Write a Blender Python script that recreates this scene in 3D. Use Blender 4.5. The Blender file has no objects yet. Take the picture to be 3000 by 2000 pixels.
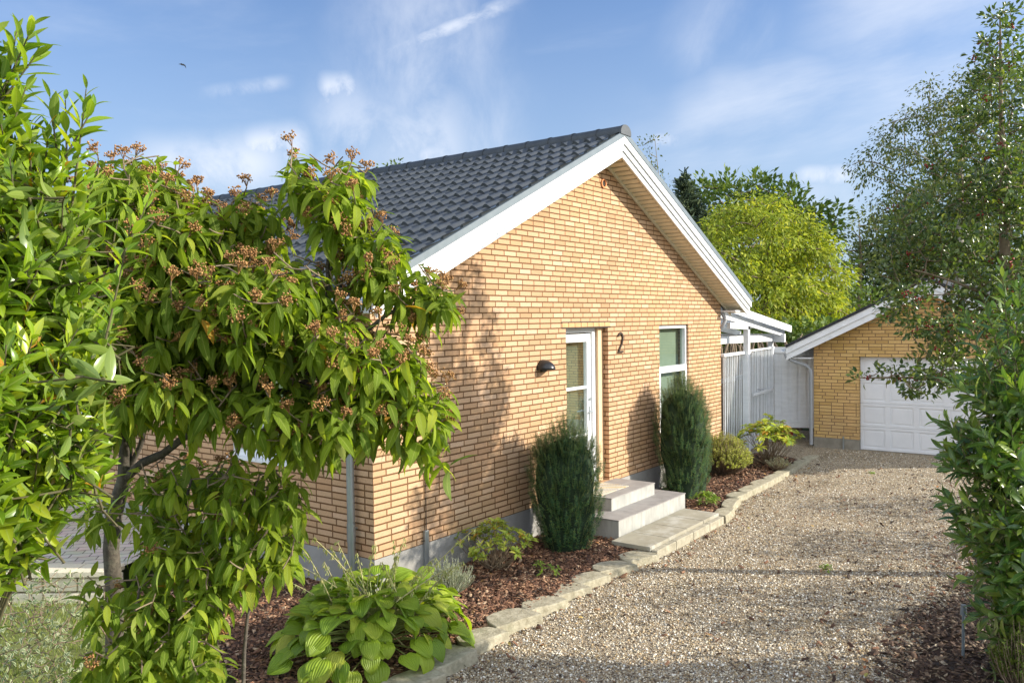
import bpy, math, random
import numpy as np
from mathutils import Matrix, Vector
rnd = random.Random(7)
rng = np.random.default_rng(7)
SC = bpy.context.scene
COL = SC.collection
# ------------------------------------------------------------------ camera
PX = 3000/2352
def nz(v): return v/np.linalg.norm(v)
c1 = nz(np.array([1786,-87,2400.])); c2 = np.array([-3200,-20,2400.]); c2 = nz(c2-c1*c1.dot(c2)); c3 = np.cross(c1,c2)
RW = np.array([c1,c2,c3]).T
CAM = np.array([0,0,.46])-RW.T@(7.97*np.array([(1097-1500)/2400,640/2400,1]))
def ray(x,y): return RW.T@np.array([(x*PX-1500)/2400,(y*PX-1000)/2400,1])
def P(x,y,Z): return CAM+ray(x,y)*Z
def hit(x,y,ax,v):
    d = ray(x,y); return CAM+d*(v-CAM[ax])/d[ax]
cd = bpy.data.cameras.new("camera"); cam = bpy.data.objects.new("camera", cd); COL.objects.link(cam)
cd.lens = 28.8; cd.sensor_width = 36; cd.clip_start = .05; cd.clip_end = 3000
right, up, back = RW.T@np.array([1,0,0]), RW.T@np.array([0,-1,0]), RW.T@np.array([0,0,-1])
m = Matrix.Identity(4)
for i in range(3): m[i][0], m[i][1], m[i][2], m[i][3] = right[i], up[i], back[i], CAM[i]
cam.matrix_world = m
SC.camera = cam
# ------------------------------------------------------------------ light
SUN = nz(np.array([.62,-1.,.50]))
EL = math.asin(SUN[2]); AZ = math.atan2(SUN[0],SUN[1])
sl = bpy.data.lights.new("sun","SUN"); sl.energy = 4.8; sl.angle = math.radians(.53); sl.color = (1,.93,.80)
so = bpy.data.objects.new("sun", sl); COL.objects.link(so)
so.rotation_euler = Vector(SUN).to_track_quat('Z','Y').to_euler(); so.location = (5,-8,12)
SC.view_settings.view_transform = 'Standard'; SC.view_settings.look = 'None'
SC.view_settings.exposure = .70; SC.view_settings.gamma = 1
# ------------------------------------------------------------------ node helpers
class NT:
    def __init__(s, t): s.t = t; s.n = t.nodes; s.l = t.links
    def add(s, typ, **kw):
        n = s.n.new(typ)
        for k, v in kw.items(): setattr(n, k, v)
        return n
    def put(s, sock, v):
        if isinstance(v, bpy.types.NodeSocket): s.l.new(v, sock)
        else: sock.default_value = v
    def math(s, op, a, b=0., c=0., clamp=False):
        n = s.add('ShaderNodeMath', operation=op, use_clamp=clamp)
        s.put(n.inputs[0], a); s.put(n.inputs[1], b); s.put(n.inputs[2], c); return n.outputs[0]
    def mix(s, f, a, b, mode='MIX'):
        n = s.add('ShaderNodeMix', data_type='RGBA', blend_type=mode)
        s.put(n.inputs[0], f); s.put(n.inputs[6], a); s.put(n.inputs[7], b); return n.outputs[2]
    def noise(s, vec, scale, detail=4, rough=.55, dist=0.):
        n = s.add('ShaderNodeTexNoise'); s.put(n.inputs['Scale'], scale); n.inputs['Detail'].default_value = detail
        n.inputs['Roughness'].default_value = rough; n.inputs['Distortion'].default_value = dist
        if vec is not None: s.put(n.inputs['Vector'], vec)
        return n
    def ramp(s, f, stops, interp='LINEAR'):
        n = s.add('ShaderNodeValToRGB'); cr = n.color_ramp; cr.interpolation = interp
        while len(cr.elements) < len(stops): cr.elements.new(.5)
        for e, (p, c) in zip(cr.elements, stops):
            e.position = p; e.color = (c, c, c, 1) if isinstance(c, (int, float)) else (*c, 1)
        s.put(n.inputs[0], f); return n.outputs[0]
    def mapr(s, v, a, b, c=0., d=1., smooth=False):
        n = s.add('ShaderNodeMapRange', interpolation_type='SMOOTHSTEP' if smooth else 'LINEAR')
        s.put(n.inputs[0], v); s.put(n.inputs[1], a); s.put(n.inputs[2], b); s.put(n.inputs[3], c); s.put(n.inputs[4], d); return n.outputs[0]
    def bump(s, h, dist, strength=1., nrm=None):
        n = s.add('ShaderNodeBump'); n.inputs['Strength'].default_value = strength; n.inputs['Distance'].default_value = dist
        s.put(n.inputs['Height'], h)
        if nrm is not None: s.l.new(nrm, n.inputs['Normal'])
        return n.outputs[0]
def newmat(name):
    m = bpy.data.materials.new(name); m.use_nodes = True; t = NT(m.node_tree)
    b = t.n['Principled BSDF']; return m, t, b
def c4(c): return (*c, 1)
def objco(t): return t.add('ShaderNodeTexCoord').outputs['Object']
def plain(name, ca, cb, scale=6, rough=.6, bump=0., bscale=40, metal=0., spec=.5, stretch=None, dirt=None):
    m, t, b = newmat(name); v = objco(t)
    if stretch:
        mp = t.add('ShaderNodeMapping'); mp.inputs['Scale'].default_value = stretch; t.l.new(v, mp.inputs[0]); v = mp.outputs[0]
    n = t.noise(v, scale, 5, .6).outputs[0]
    col = t.mix(t.mapr(n, .3, .7), c4(ca), c4(cb))
    if dirt:
        d = t.noise(objco(t), dirt[1], 6, .7).outputs[0]
        col = t.mix(t.mapr(d, .5, .75, 0, dirt[2]), col, c4(dirt[0]))
    t.l.new(col, b.inputs['Base Color']); b.inputs['Roughness'].default_value = rough; b.inputs['Metallic'].default_value = metal
    b.inputs['Specular IOR Level'].default_value = spec
    if bump:
        t.l.new(t.bump(t.noise(v, bscale, 4, .6).outputs[0], bump), b.inputs['Normal'])
    return m
def leafmat(name, ca, cb, cc=None, trans=.35, rough=.45, spec=.4, rib=None, tr=None, ribs=0, edge=None, wilt=0., vein=0):
    m, t, b = newmat(name)
    g = t.add('ShaderNodeNewGeometry'); r = g.outputs['Random Per Island']
    st = [(0., ca), (.75, cb), (1., cc or cb)]
    col = t.ramp(r, st)
    br = t.noise(objco(t), 2.2, 2).outputs[0]
    col = t.mix(1., col, t.ramp(br, [(.3, .8), (.7, 1.18)]), 'MULTIPLY')
    uv = t.add('ShaderNodeUVMap').outputs[0]; sx = t.add('ShaderNodeSeparateXYZ'); t.l.new(uv, sx.inputs[0])
    if wilt:
        w = t.math('GREATER_THAN', t.math('FRACT', t.math('MULTIPLY', r, 37.13)), 1-wilt)
        col = t.mix(w, col, c4((.55, .28, .04)))
    if rib:
        av = t.math('ABSOLUTE', t.math('SUBTRACT', sx.outputs[1], .5))
        col = t.mix(t.mapr(av, .02, .07, .75, 0), col, c4(rib))
    if edge:
        av = t.math('ABSOLUTE', t.math('SUBTRACT', sx.outputs[1], .5))
        col = t.mix(t.mapr(av, .33, .42, 0, 1), col, c4(edge))
    back = t.mix(g.outputs['Backfacing'], col, t.mix(.4, col, c4((.30, .36, .16))))
    t.l.new(back, b.inputs['Base Color']); b.inputs['Roughness'].default_value = rough; b.inputs['Specular IOR Level'].default_value = spec
    if ribs:
        av = t.math('ABSOLUTE', t.math('SUBTRACT', sx.outputs[1], .5))
        ph = t.math('ADD', t.math('MULTIPLY', sx.outputs[0], ribs), t.math('MULTIPLY', av, -ribs*.7))
        s = t.math('SINE', t.math('MULTIPLY', ph, 6.283))
        t.l.new(t.bump(s, .0022, .8), b.inputs['Normal'])
    if vein:
        w2 = t.math('MULTIPLY', t.math('SUBTRACT', sx.outputs[1], .5), vein*6.283)
        t.l.new(t.bump(t.math('COSINE', w2), .0022, .8), b.inputs['Normal'])
    tb = t.add('ShaderNodeBsdfTranslucent')
    tc = t.mix(1., col, c4(tr or (1.5, 1.6, .6)), 'MULTIPLY'); t.l.new(tc, tb.inputs[0])
    mx = t.add('ShaderNodeMixShader'); mx.inputs[0].default_value = trans
    t.l.new(b.outputs[0], mx.inputs[1]); t.l.new(tb.outputs[0], mx.inputs[2])
    t.l.new(mx.outputs[0], t.n['Material Output'].inputs[0])
    return m
def brickmat(name, cols, mortar, ch=.0667, cl=.24, joint=.006, z0=0.):
    m, t, b = newmat(name); v = objco(t)
    g = t.add('ShaderNodeNewGeometry'); sp = t.add('ShaderNodeSeparateXYZ'); t.l.new(v, sp.inputs[0])
    sn = t.add('ShaderNodeSeparateXYZ'); t.l.new(g.outputs['True Normal'], sn.inputs[0])
    ax = t.math('GREATER_THAN', t.math('ABSOLUTE', sn.outputs[0]), .5)
    u = t.math('ADD', t.math('MULTIPLY', sp.outputs[0], t.math('SUBTRACT', 1., ax)), t.math('MULTIPLY', t.math('ADD', sp.outputs[1], .118), ax))
    w = t.math('SUBTRACT', sp.outputs[2], z0-10*ch)
    row = t.math('FLOOR', t.math('DIVIDE', w, ch))
    wn = t.add('ShaderNodeTexWhiteNoise', noise_dimensions='1D'); t.l.new(row, wn.inputs['W'])
    par = t.math('MODULO', row, 2.)
    sh = t.math('ADD', t.math('MULTIPLY', par, .5), t.math('MULTIPLY', t.math('FLOOR', t.math('MULTIPLY', wn.outputs[0], 3.)), .25))
    u2 = t.math('ADD', u, t.math('MULTIPLY', sh, cl))
    u2 = t.math('ADD', u2, 50*cl)
    cb = t.add('ShaderNodeCombineXYZ'); t.l.new(u2, cb.inputs[0]); t.l.new(w, cb.inputs[1])
    wob = t.noise(v, 9, 3).outputs['Color']
    vm = t.add('ShaderNodeVectorMath', operation='MULTIPLY_ADD'); t.l.new(wob, vm.inputs[0]); vm.inputs[1].default_value = (.004,.004,0); t.l.new(cb.outputs[0], vm.inputs[2])
    bt = t.add('ShaderNodeTexBrick'); bt.offset = 0.; bt.squash = 1.
    t.l.new(vm.outputs[0], bt.inputs['Vector'])
    for k, val in (('Scale',1.),('Mortar Size',joint),('Mortar Smooth',.15),('Bias',0.),('Brick Width',cl),('Row Height',ch)): bt.inputs[k].default_value = val
    bt.inputs['Color1'].default_value = (0,0,0,1); bt.inputs['Color2'].default_value = (1,1,1,1); bt.inputs['Mortar'].default_value = (.5,.5,.5,1)
    col = t.ramp(bt.outputs['Color'], [(i/(len(cols)-1), c) for i, c in enumerate(cols)])
    big = t.noise(v, .55, 3).outputs[0]
    col = t.mix(t.mapr(big, .4, .65, 0, .45), col, c4((.66,.39,.20)), 'MIX')
    st_ = t.noise(v, 1.3, 5, .7).outputs[0]
    lowd = t.mapr(sp.outputs[2], z0, z0+1.1, .55, 0.)
    col = t.mix(t.math('MULTIPLY', t.mapr(st_, .42, .68, 0, 1), lowd), col, c4((.36,.27,.15)))
    fine = t.noise(v, 60, 5, .7).outputs[0]
    col = t.mix(1., col, t.ramp(fine, [(.25,.78),(.6,1.06)]), 'MULTIPLY')
    spots = t.noise(v, 14, 4, .75).outputs[0]
    col = t.mix(t.mapr(spots, .66, .74, 0, .35), col, c4((.72,.62,.46)))
    mc = t.mix(t.mapr(t.noise(v, 25, 4).outputs[0], .35, .7), c4(mortar), c4([x*1.35 for x in mortar]))
    fac = bt.outputs['Fac']
    t.l.new(t.mix(fac, col, mc), b.inputs['Base Color'])
    b.inputs['Roughness'].default_value = .88; b.inputs['Specular IOR Level'].default_value = .25
    h = t.math('ADD', t.math('SUBTRACT', 1., fac), t.math('MULTIPLY', fine, .18))
    h = t.math('ADD', h, t.math('MULTIPLY', bt.outputs['Color'], .12))
    t.l.new(t.bump(h, .011, .9), b.inputs['Normal'])
    return m
# ------------------------------------------------------------------ sky
W = bpy.data.worlds.new("World"); SC.world = W; W.use_nodes = True
t = NT(W.node_tree); bg = t.n['Background']
sky = t.add('ShaderNodeTexSky', sky_type='NISHITA'); sky.sun_disc = False; sky.sun_elevation = EL; sky.sun_rotation = AZ
sky.air_density = 1.2; sky.dust_density = 1.0; sky.ozone_density = 2.2
d = t.add('ShaderNodeTexCoord').outputs['Generated']
sd = t.add('ShaderNodeSeparateXYZ'); t.l.new(d, sd.inputs[0])
az = t.math('ARCTAN2', sd.outputs[1], sd.outputs[0]); el = t.math('ARCSINE', sd.outputs[2])
ce = t.add('ShaderNodeCombineXYZ'); t.l.new(az, ce.inputs[0]); t.l.new(el, ce.inputs[1])
AE = ce.outputs[0]
def azel(x, y):
    r = nz(ray(x, y)); return math.atan2(r[1], r[0]), math.asin(r[2])
def feature(x0, y0, x1, y1, w, soft, nscale, lo, hi, amt, stretch=(1,1), taper=.25):
    """an elongated cloud between two sky directions, w = half width in radians"""
    a, b_ = azel(x0, y0), azel(x1, y1)
    L = math.hypot(b_[0]-a[0], b_[1]-a[1]); ang = math.atan2(b_[1]-a[1], b_[0]-a[0])
    mp = t.add('ShaderNodeMapping', vector_type='TEXTURE'); mp.inputs['Location'].default_value = (*a, 0); mp.inputs['Rotation'].default_value = (0,0,ang)
    t.l.new(AE, mp.inputs[0]); s = t.add('ShaderNodeSeparateXYZ'); t.l.new(mp.outputs[0], s.inputs[0])
    wb = t.noise(AE, 6, 3).outputs[0]
    yy = t.math('ADD', s.outputs[1], t.math('MULTIPLY', t.math('SUBTRACT', wb, .5), w*soft))
    mx = t.math('MULTIPLY', t.mapr(s.outputs[0], -taper*L, taper*L, 0, 1, True), t.mapr(s.outputs[0], L*(1-taper), L*(1+taper), 1, 0, True))
    my = t.mapr(t.math('ABSOLUTE', yy), 0., w, 1, 0, True)
    m2 = t.add('ShaderNodeMapping'); m2.inputs['Scale'].default_value = (stretch[0], stretch[1], 1); t.l.new(mp.outputs[0], m2.inputs[0])
    n = t.noise(m2.outputs[0], nscale, 7, .62, .3).outputs[0]
    f = t.math('MULTIPLY', t.math('MULTIPLY', mx, my), t.mapr(n, lo, hi, 0, 1, True))
    return t.math('MULTIPLY', f, amt)
fs = [feature(985,420,975,-60,.16,1.2,7,.25,.75,.55,(1,1.6)),
      feature(900,118,1170,5,.014,.8,40,.2,.7,.75,(.5,1)),
      feature(740,212,815,204,.028,.5,24,.25,.6,.8),
      feature(330,400,640,372,.055,.8,12,.25,.6,.75),
      feature(560,345,700,335,.035,.8,14,.3,.55,.9),
      feature(740,300,1060,345,.09,.8,9,.3,.65,.65),
      feature(960,370,1060,360,.03,.5,14,.3,.6,.8),
      feature(480,215,650,190,.012,.5,20,.3,.7,.45),
      feature(1500,330,2400,130,.09,1.5,8,.25,.75,.55,(.35,1.6)),
      feature(1900,120,2600,-60,.2,1.5,6,.25,.75,.6,(.35,1.6)),
      feature(1600,180,1720,-20,.1,1,8,.3,.8,.35,(.6,1.5)),
      feature(1835,405,1960,402,.018,.3,18,.2,.6,.8),
      feature(1840,470,2000,460,.05,.6,9,.25,.7,.5),
      feature(1500,325,1560,323,.016,.3,24,.25,.6,.6)]
tot = fs[0]
for f in fs[1:]: tot = t.math('MAXIMUM', tot, f)
wm = t.add('ShaderNodeMapping'); wm.inputs['Scale'].default_value = (1.3, 5, 1); wm.inputs['Rotation'].default_value = (0,0,.25); t.l.new(AE, wm.inputs[0])
wn = t.noise(wm.outputs[0], 1.6, 8, .6, .4).outputs[0]
tot = t.math('MAXIMUM', tot, t.mapr(wn, .52, .9, 0, .28, True))
haz = t.mapr(el, 0., .5, .6, .0, True)
skc = t.mix(1., sky.outputs[0], c4((.62,.76,1.02)), 'MULTIPLY'); skc = t.mix(haz, skc, c4((3.0,3.7,4.8)))
cl = t.mix(tot, skc, c4((5.2,5.5,6.1)))
# bright fill cloud added out of view, behind the camera and sunward, to lift shade
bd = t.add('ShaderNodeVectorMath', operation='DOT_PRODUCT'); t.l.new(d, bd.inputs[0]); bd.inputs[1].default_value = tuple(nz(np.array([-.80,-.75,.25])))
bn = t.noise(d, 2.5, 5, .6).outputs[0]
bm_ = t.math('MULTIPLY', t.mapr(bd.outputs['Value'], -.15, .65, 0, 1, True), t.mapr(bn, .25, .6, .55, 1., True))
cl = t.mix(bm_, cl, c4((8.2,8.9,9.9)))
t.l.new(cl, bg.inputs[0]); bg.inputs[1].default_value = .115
# ------------------------------------------------------------------ mesh helpers
def mesh_np(name, V, F, UV=None, smooth=False):
    me = bpy.data.meshes.new(name); V = np.asarray(V, np.float32); F = np.asarray(F, np.int32)
    k = F.shape[1]; nf = len(F)
    me.vertices.add(len(V)); me.vertices.foreach_set('co', V.ravel())
    me.loops.add(nf*k); me.loops.foreach_set('vertex_index', F.ravel())
    me.polygons.add(nf); me.polygons.foreach_set('loop_start', np.arange(nf, dtype=np.int32)*k)
    me.polygons.foreach_set('loop_total', np.full(nf, k, np.int32))
    if smooth: me.polygons.foreach_set('use_smooth', np.ones(nf, bool))
    if UV is not None:
        l = me.uv_layers.new(name='UVMap'); l.data.foreach_set('uv', np.asarray(UV, np.float32)[F.ravel()].ravel())
    me.update(calc_edges=True); me.validate(); return me
def link(name, me, mat, parent=None, **props):
    o = bpy.data.objects.new(name, me); COL.objects.link(o)
    if mat is not None: me.materials.append(mat)
    if parent is not None:
        o.parent = parent; 
        inv = parent.location.copy() if parent.parent is None else Vector((0,0,0))
        # top-level parents are translated Empties; parent parts sit at the world origin
        o.matrix_parent_inverse = Matrix.Translation(-inv)
    for k, v in props.items(): o[k] = v
    return o
def thing(name, label, cat, loc, group=None):
    o = bpy.data.objects.new(name, None); COL.objects.link(o); o.location = loc; o.empty_display_size = .2
    o['label'] = label; o['category'] = cat
    if group: o['group'] = group
    return o
def tag(o, label, cat, group=None):
    o['label'] = label; o['category'] = cat
    if group: o['group'] = group
    return o
class MB:
    def __init__(s): s.v = []; s.f = []
    def poly(s, *ps):
        b = len(s.v); s.v += [tuple(map(float, p)) for p in ps]; s.f.append(tuple(range(b, b+len(ps)))); return s
    def hexa(s, c):
        b = len(s.v); s.v += [tuple(map(float, p)) for p in c]
        s.f += [tuple(b+i for i in q) for q in ((0,3,2,1),(4,5,6,7),(0,1,5,4),(1,2,6,5),(2,3,7,6),(3,0,4,7))]; return s
    def box(s, x0,x1,y0,y1,z0,z1):
        return s.hexa([(x0,y0,z0),(x1,y0,z0),(x1,y1,z0),(x0,y1,z0),(x0,y0,z1),(x1,y0,z1),(x1,y1,z1),(x0,y1,z1)])
    def beam(s, a, b, w, h, upv=(0,0,1)):
        a, b = np.array(a,float), np.array(b,float); d = nz(b-a); sd = nz(np.cross(d, upv)); u = np.cross(sd, d)
        q = [-sd*w/2-u*h/2, sd*w/2-u*h/2, sd*w/2+u*h/2, -sd*w/2+u*h/2]
        return s.hexa([a+q[0], a+q[1], b+q[1], b+q[0], a+q[3], a+q[2], b+q[2], b+q[3]])
    def prism(s, pts, off):
        """closed polygon pts extruded by vector off"""
        n = len(pts); b = len(s.v); off = np.array(off)
        s.v += [tuple(map(float, p)) for p in pts]+[tuple(map(float, np.array(p)+off)) for p in pts]
        s.f.append(tuple(b+i for i in range(n))); s.f.append(tuple(b+n+i for i in reversed(range(n))))
        for i in range(n): j = (i+1) % n; s.f.append((b+i, b+n+i, b+n+j, b+j))
        return s
    def tube(s, pts, rad, sides=8, cap=True):
        pts = [np.array(p,float) for p in pts]; n = len(pts); b = len(s.v)
        if isinstance(rad,(int,float)): rad = [rad]*n
        ref = None
        for i in range(n):
            d = nz(pts[min(i+1,n-1)]-pts[max(i-1,0)])
            if ref is None: ref = np.array([0,0,1.]) if abs(d[2]) < .9 else np.array([1.,0,0])
            x = nz(np.cross(d, ref)); y = np.cross(d, x); ref = -y if False else nz(np.cross(x, d))
            for k in range(sides):
                a = 2*math.pi*k/sides; s.v.append(tuple(pts[i]+rad[i]*(math.cos(a)*x+math.sin(a)*y)))
        for i in range(n-1):
            for k in range(sides):
                k2 = (k+1) % sides; s.f.append((b+i*sides+k, b+i*sides+k2, b+(i+1)*sides+k2, b+(i+1)*sides+k))
        if cap: s.f.append(tuple(b+k for k in reversed(range(sides)))); s.f.append(tuple(b+(n-1)*sides+k for k in range(sides)))
        return s
    def build(s, name, mat, parent=None, bevel=0., smooth=False, seg=2, **props):
        me = bpy.data.meshes.new(name); me.from_pydata(s.v, [], s.f)
        import bmesh
        bm = bmesh.new(); bm.from_mesh(me); bmesh.ops.recalc_face_normals(bm, faces=bm.faces); bm.to_mesh(me); bm.free()
        if smooth: me.polygons.foreach_set('use_smooth', [True]*len(me.polygons))
        o = link(name, me, mat, parent, **props)
        if bevel:
            bv = o.modifiers.new('bevel','BEVEL'); bv.width = bevel; bv.segments = seg; bv.limit_method = 'ANGLE'
        if smooth: 
            try: me.set_sharp_from_angle(angle=math.radians(40))
            except Exception: pass
        return o
# leaf templates : length along +Y, width along X, upper side +Z, all quads
def leaf_tpl(nl, wid, prof, fold=.15, droop=.25, wave=0., nw=2, cup=0.):
    V=[];UV=[];F=[]
    for i in range(nl+1):
        tt = i/nl; w = wid*prof(tt)
        for j in range(nw+1):
            s_ = (j/nw-.5)*2
            x = s_*w/2
            y = math.sin(tt*max(droop,1e-4))/max(droop,1e-4)
            z = -(1-math.cos(tt*droop))/max(droop,1e-4)+abs(s_)*w*fold/2*2-cup*w*s_*s_
            z += wave*math.sin(tt*14+s_*2)*abs(s_)
            V.append((x,y,z)); UV.append((tt, j/nw))
    for i in range(nl):
        for j in range(nw):
            a = i*(nw+1)+j; F.append((a,a+1,a+nw+2,a+nw+1))
    return np.array(V,float), np.array(F), np.array(UV,float)
def oval(a=1., b=1.): return lambda q: max(.03, (math.sin(math.pi*min(1,q**a))**b))
def place(tpl, pos, dr, nr, sc, wsc=None):
    """instances of a leaf template -> V,F,UV"""
    V,F,UV = tpl; pos=np.asarray(pos,float); N=len(pos); dr=np.asarray(dr,float); nr=np.asarray(nr,float); sc=np.asarray(sc,float)
    dr = dr/np.linalg.norm(dr,axis=1,keepdims=True)
    x = np.cross(dr,nr); x /= np.linalg.norm(x,axis=1,keepdims=True)+1e-9; z = np.cross(x,dr)
    sx = sc if wsc is None else sc*wsc
    out = pos[:,None,:]+ (V[None,:,0:1]*sx[:,None,None])*x[:,None,:] + (V[None,:,1:2]*sc[:,None,None])*dr[:,None,:] + (V[None,:,2:3]*sc[:,None,None])*z[:,None,:]
    FF = (F[None]+ (np.arange(N)*len(V))[:,None,None]).reshape(-1,F.shape[1])
    return out.reshape(-1,3), FF, np.tile(UV,(N,1))
def merge(parts):
    Vs=[];Fs=[];Us=[];b=0
    for V,F,U in parts:
        Vs.append(V);Fs.append(F+b);Us.append(U);b+=len(V)
    return np.concatenate(Vs),np.concatenate(Fs),np.concatenate(Us)
def leaves_obj(name, parts, mat, parent=None, smooth=True, **props):
    V,F,U = merge(parts); return link(name, mesh_np(name,V,F,U,smooth), mat, parent, **props)
def rdir(n):
    v = rng.normal(size=(n,3)); return v/np.linalg.norm(v,axis=1,keepdims=True)
CUBE = (np.array([(-1,-1,-1),(1,-1,-1),(1,1,-1),(-1,1,-1),(-1,-1,1),(1,-1,1),(1,1,1),(-1,1,1)],float)*.5, np.array([(0,3,2,1),(4,5,6,7),(0,1,5,4),(1,2,6,5),(2,3,7,6),(3,0,4,7)]), np.zeros((8,2)))
def tubes_np(polys, sides=5):
    """polys : list of (pts, radii) -> V,F"""
    Vs=[];Fs=[];b=0
    for pts,rad in polys:
        pts=np.asarray(pts,float); n=len(pts)
        d=np.gradient(pts,axis=0); d/=np.linalg.norm(d,axis=1,keepdims=True)+1e-9
        ref=np.where(np.abs(d[:,2:3])<.9,np.array([[0,0,1.]]),np.array([[1.,0,0]])); ref=np.repeat(ref[:1],n,0)
        x=np.cross(d,ref);x/=np.linalg.norm(x,axis=1,keepdims=True)+1e-9;y=np.cross(d,x)
        a=np.arange(sides)*2*math.pi/sides
        ring=pts[:,None]+np.asarray(rad)[:,None,None]*(np.cos(a)[None,:,None]*x[:,None]+np.sin(a)[None,:,None]*y[:,None])
        Vs.append(ring.reshape(-1,3))
        i=np.arange(n-1)[:,None]*sides; k=np.arange(sides)[None]; k2=(k+1)%sides
        Fs.append((np.stack([i+k,i+k2,i+sides+k2,i+sides+k],-1).reshape(-1,4))+b); b+=n*sides
    return np.concatenate(Vs),np.concatenate(Fs)
def tubes_obj(name, polys, mat, parent, sides=5, **props):
    V,F=tubes_np(polys,sides); return link(name, mesh_np(name,V,F,None,True), mat, parent, **props)
def bez(a,b,c,n=8):
    tt=np.linspace(0,1,n)[:,None]; a,b,c=[np.asarray(q,float) for q in (a,b,c)]
    return (1-tt)**2*a+2*tt*(1-tt)*b+tt*tt*c
def grow(skel, tips, rt=.003, rb=.009, droop=.08, jit=.03):
    """connect every tip to the nearest wood; returns polylines"""
    nodes=np.array(skel,float); out=[]
    tips=np.array(tips,float)
    order=np.argsort([np.min(np.linalg.norm(nodes-p,axis=1)) for p in tips])
    nl=list(nodes)
    arr=np.array(nl)
    for i in order:
        p=tips[i]; dd=np.linalg.norm(arr-p,axis=1)+.35*np.maximum(0,arr[:,2]-p[2]); j=int(np.argmin(dd)); q=arr[j]
        L=np.linalg.norm(p-q); mid=(p+q)/2+rng.normal(size=3)*jit*L+np.array([0,0,-droop*L])
        n=5; pl=bez(q,mid,p,n); r=np.linspace(min(rb,rt+.012*L),rt,n); out.append((pl,r)); arr=np.vstack([arr,pl[1:4]])
    return out
def blob_pts(blobs, dens, minz=-9, shell=.0, jitter=1.):
    """blobs : (x,y,Z,rx,ry,rz[m]) ellipsoids, x y rx ry in display px at distance Z ; dens points per m3"""
    out=[];nrm=[]
    for (x,y,Z,rx,ry,rz) in blobs:
        c=P(x,y,Z); s=Z*PX/2400
        a,b_=rx*s,ry*s; vol=4.19*a*b_*rz; n=max(4,int(vol*dens))
        u=rdir(n); r=(shell+(1-shell)*rng.random(n)**(1/3))[:,None]
        l=u*r*np.array([a,b_,rz])
        w=l[:,0:1]*right+l[:,1:2]*up+l[:,2:3]*back
        g=(u/np.array([a,b_,rz])); g/=np.linalg.norm(g,axis=1,keepdims=True)
        out.append(c+w); nrm.append(g[:,0:1]*right+g[:,1:2]*up+g[:,2:3]*back)
    o=np.concatenate(out);k=np.concatenate(nrm);s=o[:,2]>minz
    return o[s],k[s]
def thin(pts, nrm, dmin):
    idx=rng.permutation(len(pts)); keep=[]; cell={}
    for i in idx:
        p=pts[i]; key=tuple((p//dmin).astype(int)); ok=True
        for dx in (-1,0,1):
            for dy in (-1,0,1):
                for dz in (-1,0,1):
                    for j in cell.get((key[0]+dx,key[1]+dy,key[2]+dz),()):
                        if np.sum((pts[j]-p)**2)<dmin*dmin: ok=False;break
                    if not ok:break
                if not ok:break
            if not ok:break
        if ok: keep.append(i); cell.setdefault(key,[]).append(i)
    return pts[keep],nrm[keep]
# ------------------------------------------------------------------ materials
BR1=[(.41,.255,.140),(.50,.320,.185),(.56,.370,.23),(.49,.285,.155),(.61,.425,.285)]
M_brick=brickmat('yellow_brick',BR1,(.135,.070,.030),z0=.46,joint=.0084)
M_brick2=brickmat('yellow_garage_brick',[(.46,.29,.085),(.60,.40,.14),(.66,.45,.17),(.55,.35,.12)],(.16,.10,.062),z0=.28)
M_plinth=plain('plinth_concrete',(.25,.24,.22),(.36,.35,.33),5,.9,.004,60,dirt=((.14,.14,.11),2.5,.5))
M_white=plain('white_paint',(.70,.71,.72),(.80,.81,.82),3,.42,.0006,30,stretch=(1,1,6),dirt=((.50,.50,.46),5,.35))
M_upvc=plain('white_frame',(.74,.75,.76),(.80,.81,.82),3,.3)
M_soffit=plain('soffit_bounce_tint',(.70,.62,.46),(.78,.70,.53),9,.6)  # white boards with the warm brick bounce put into the colour
M_dark=plain('dark_gap',(.03,.025,.02),(.05,.04,.03),9,.9)
M_tile=plain('steel_tile',(.040,.046,.052),(.066,.073,.080),5,.48,.001,25,spec=.5,dirt=((.12,.12,.115),9,.25))
M_trim=plain('steel_trim',(.13,.16,.18),(.17,.20,.22),8,.38)
M_felt=plain('roof_felt',(.022,.023,.026),(.04,.04,.043),20,.9,.002,120)
M_zinc=plain('zinc',(.36,.40,.42),(.46,.50,.53),12,.38,.0006,30,metal=.75,dirt=((.25,.24,.2),6,.4))
M_grey=plain('grey_downpipe',(.30,.31,.32),(.36,.37,.38),12,.45)
M_wood=plain('pale_timber',(.62,.40,.22),(.74,.53,.33),6,.7,.001,40,stretch=(6,6,.6))
M_black=plain('black_metal',(.012,.012,.013),(.02,.02,.021),20,.32)
M_number=plain('bronze_number',(.035,.024,.018),(.07,.05,.035),20,.4,metal=.3)
M_clay=plain('orange_clay',(.62,.22,.08),(.72,.28,.10),20,.75)
M_steps=plain('step_tile',(.235,.22,.21),(.32,.30,.285),7,.62,.0008,60,dirt=((.22,.20,.18),3,.5))
M_riser=plain('step_riser',(.29,.285,.26),(.44,.435,.40),5,.75,.001,60,stretch=(2.5,2.5,.6),dirt=((.24,.25,.24),4,.55))
M_slab=plain('paving_slab',(.25,.225,.165),(.34,.31,.235),3,.85,.0012,160,dirt=((.62,.61,.56),1.6,.75))
M_kerb=plain('rough_kerb',(.24,.21,.14),(.44,.40,.29),18,.9,.007,45,dirt=((.17,.17,.10),5,.6))
M_kerb2=plain('kerb_blocks',(.28,.25,.18),(.46,.42,.32),14,.9,.005,60,dirt=((.2,.18,.12),5,.6))
M_bark=plain('dark_bark',(.045,.036,.028),(.12,.10,.075),30,.9,.006,60,dirt=((.16,.17,.12),12,.5))
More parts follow.
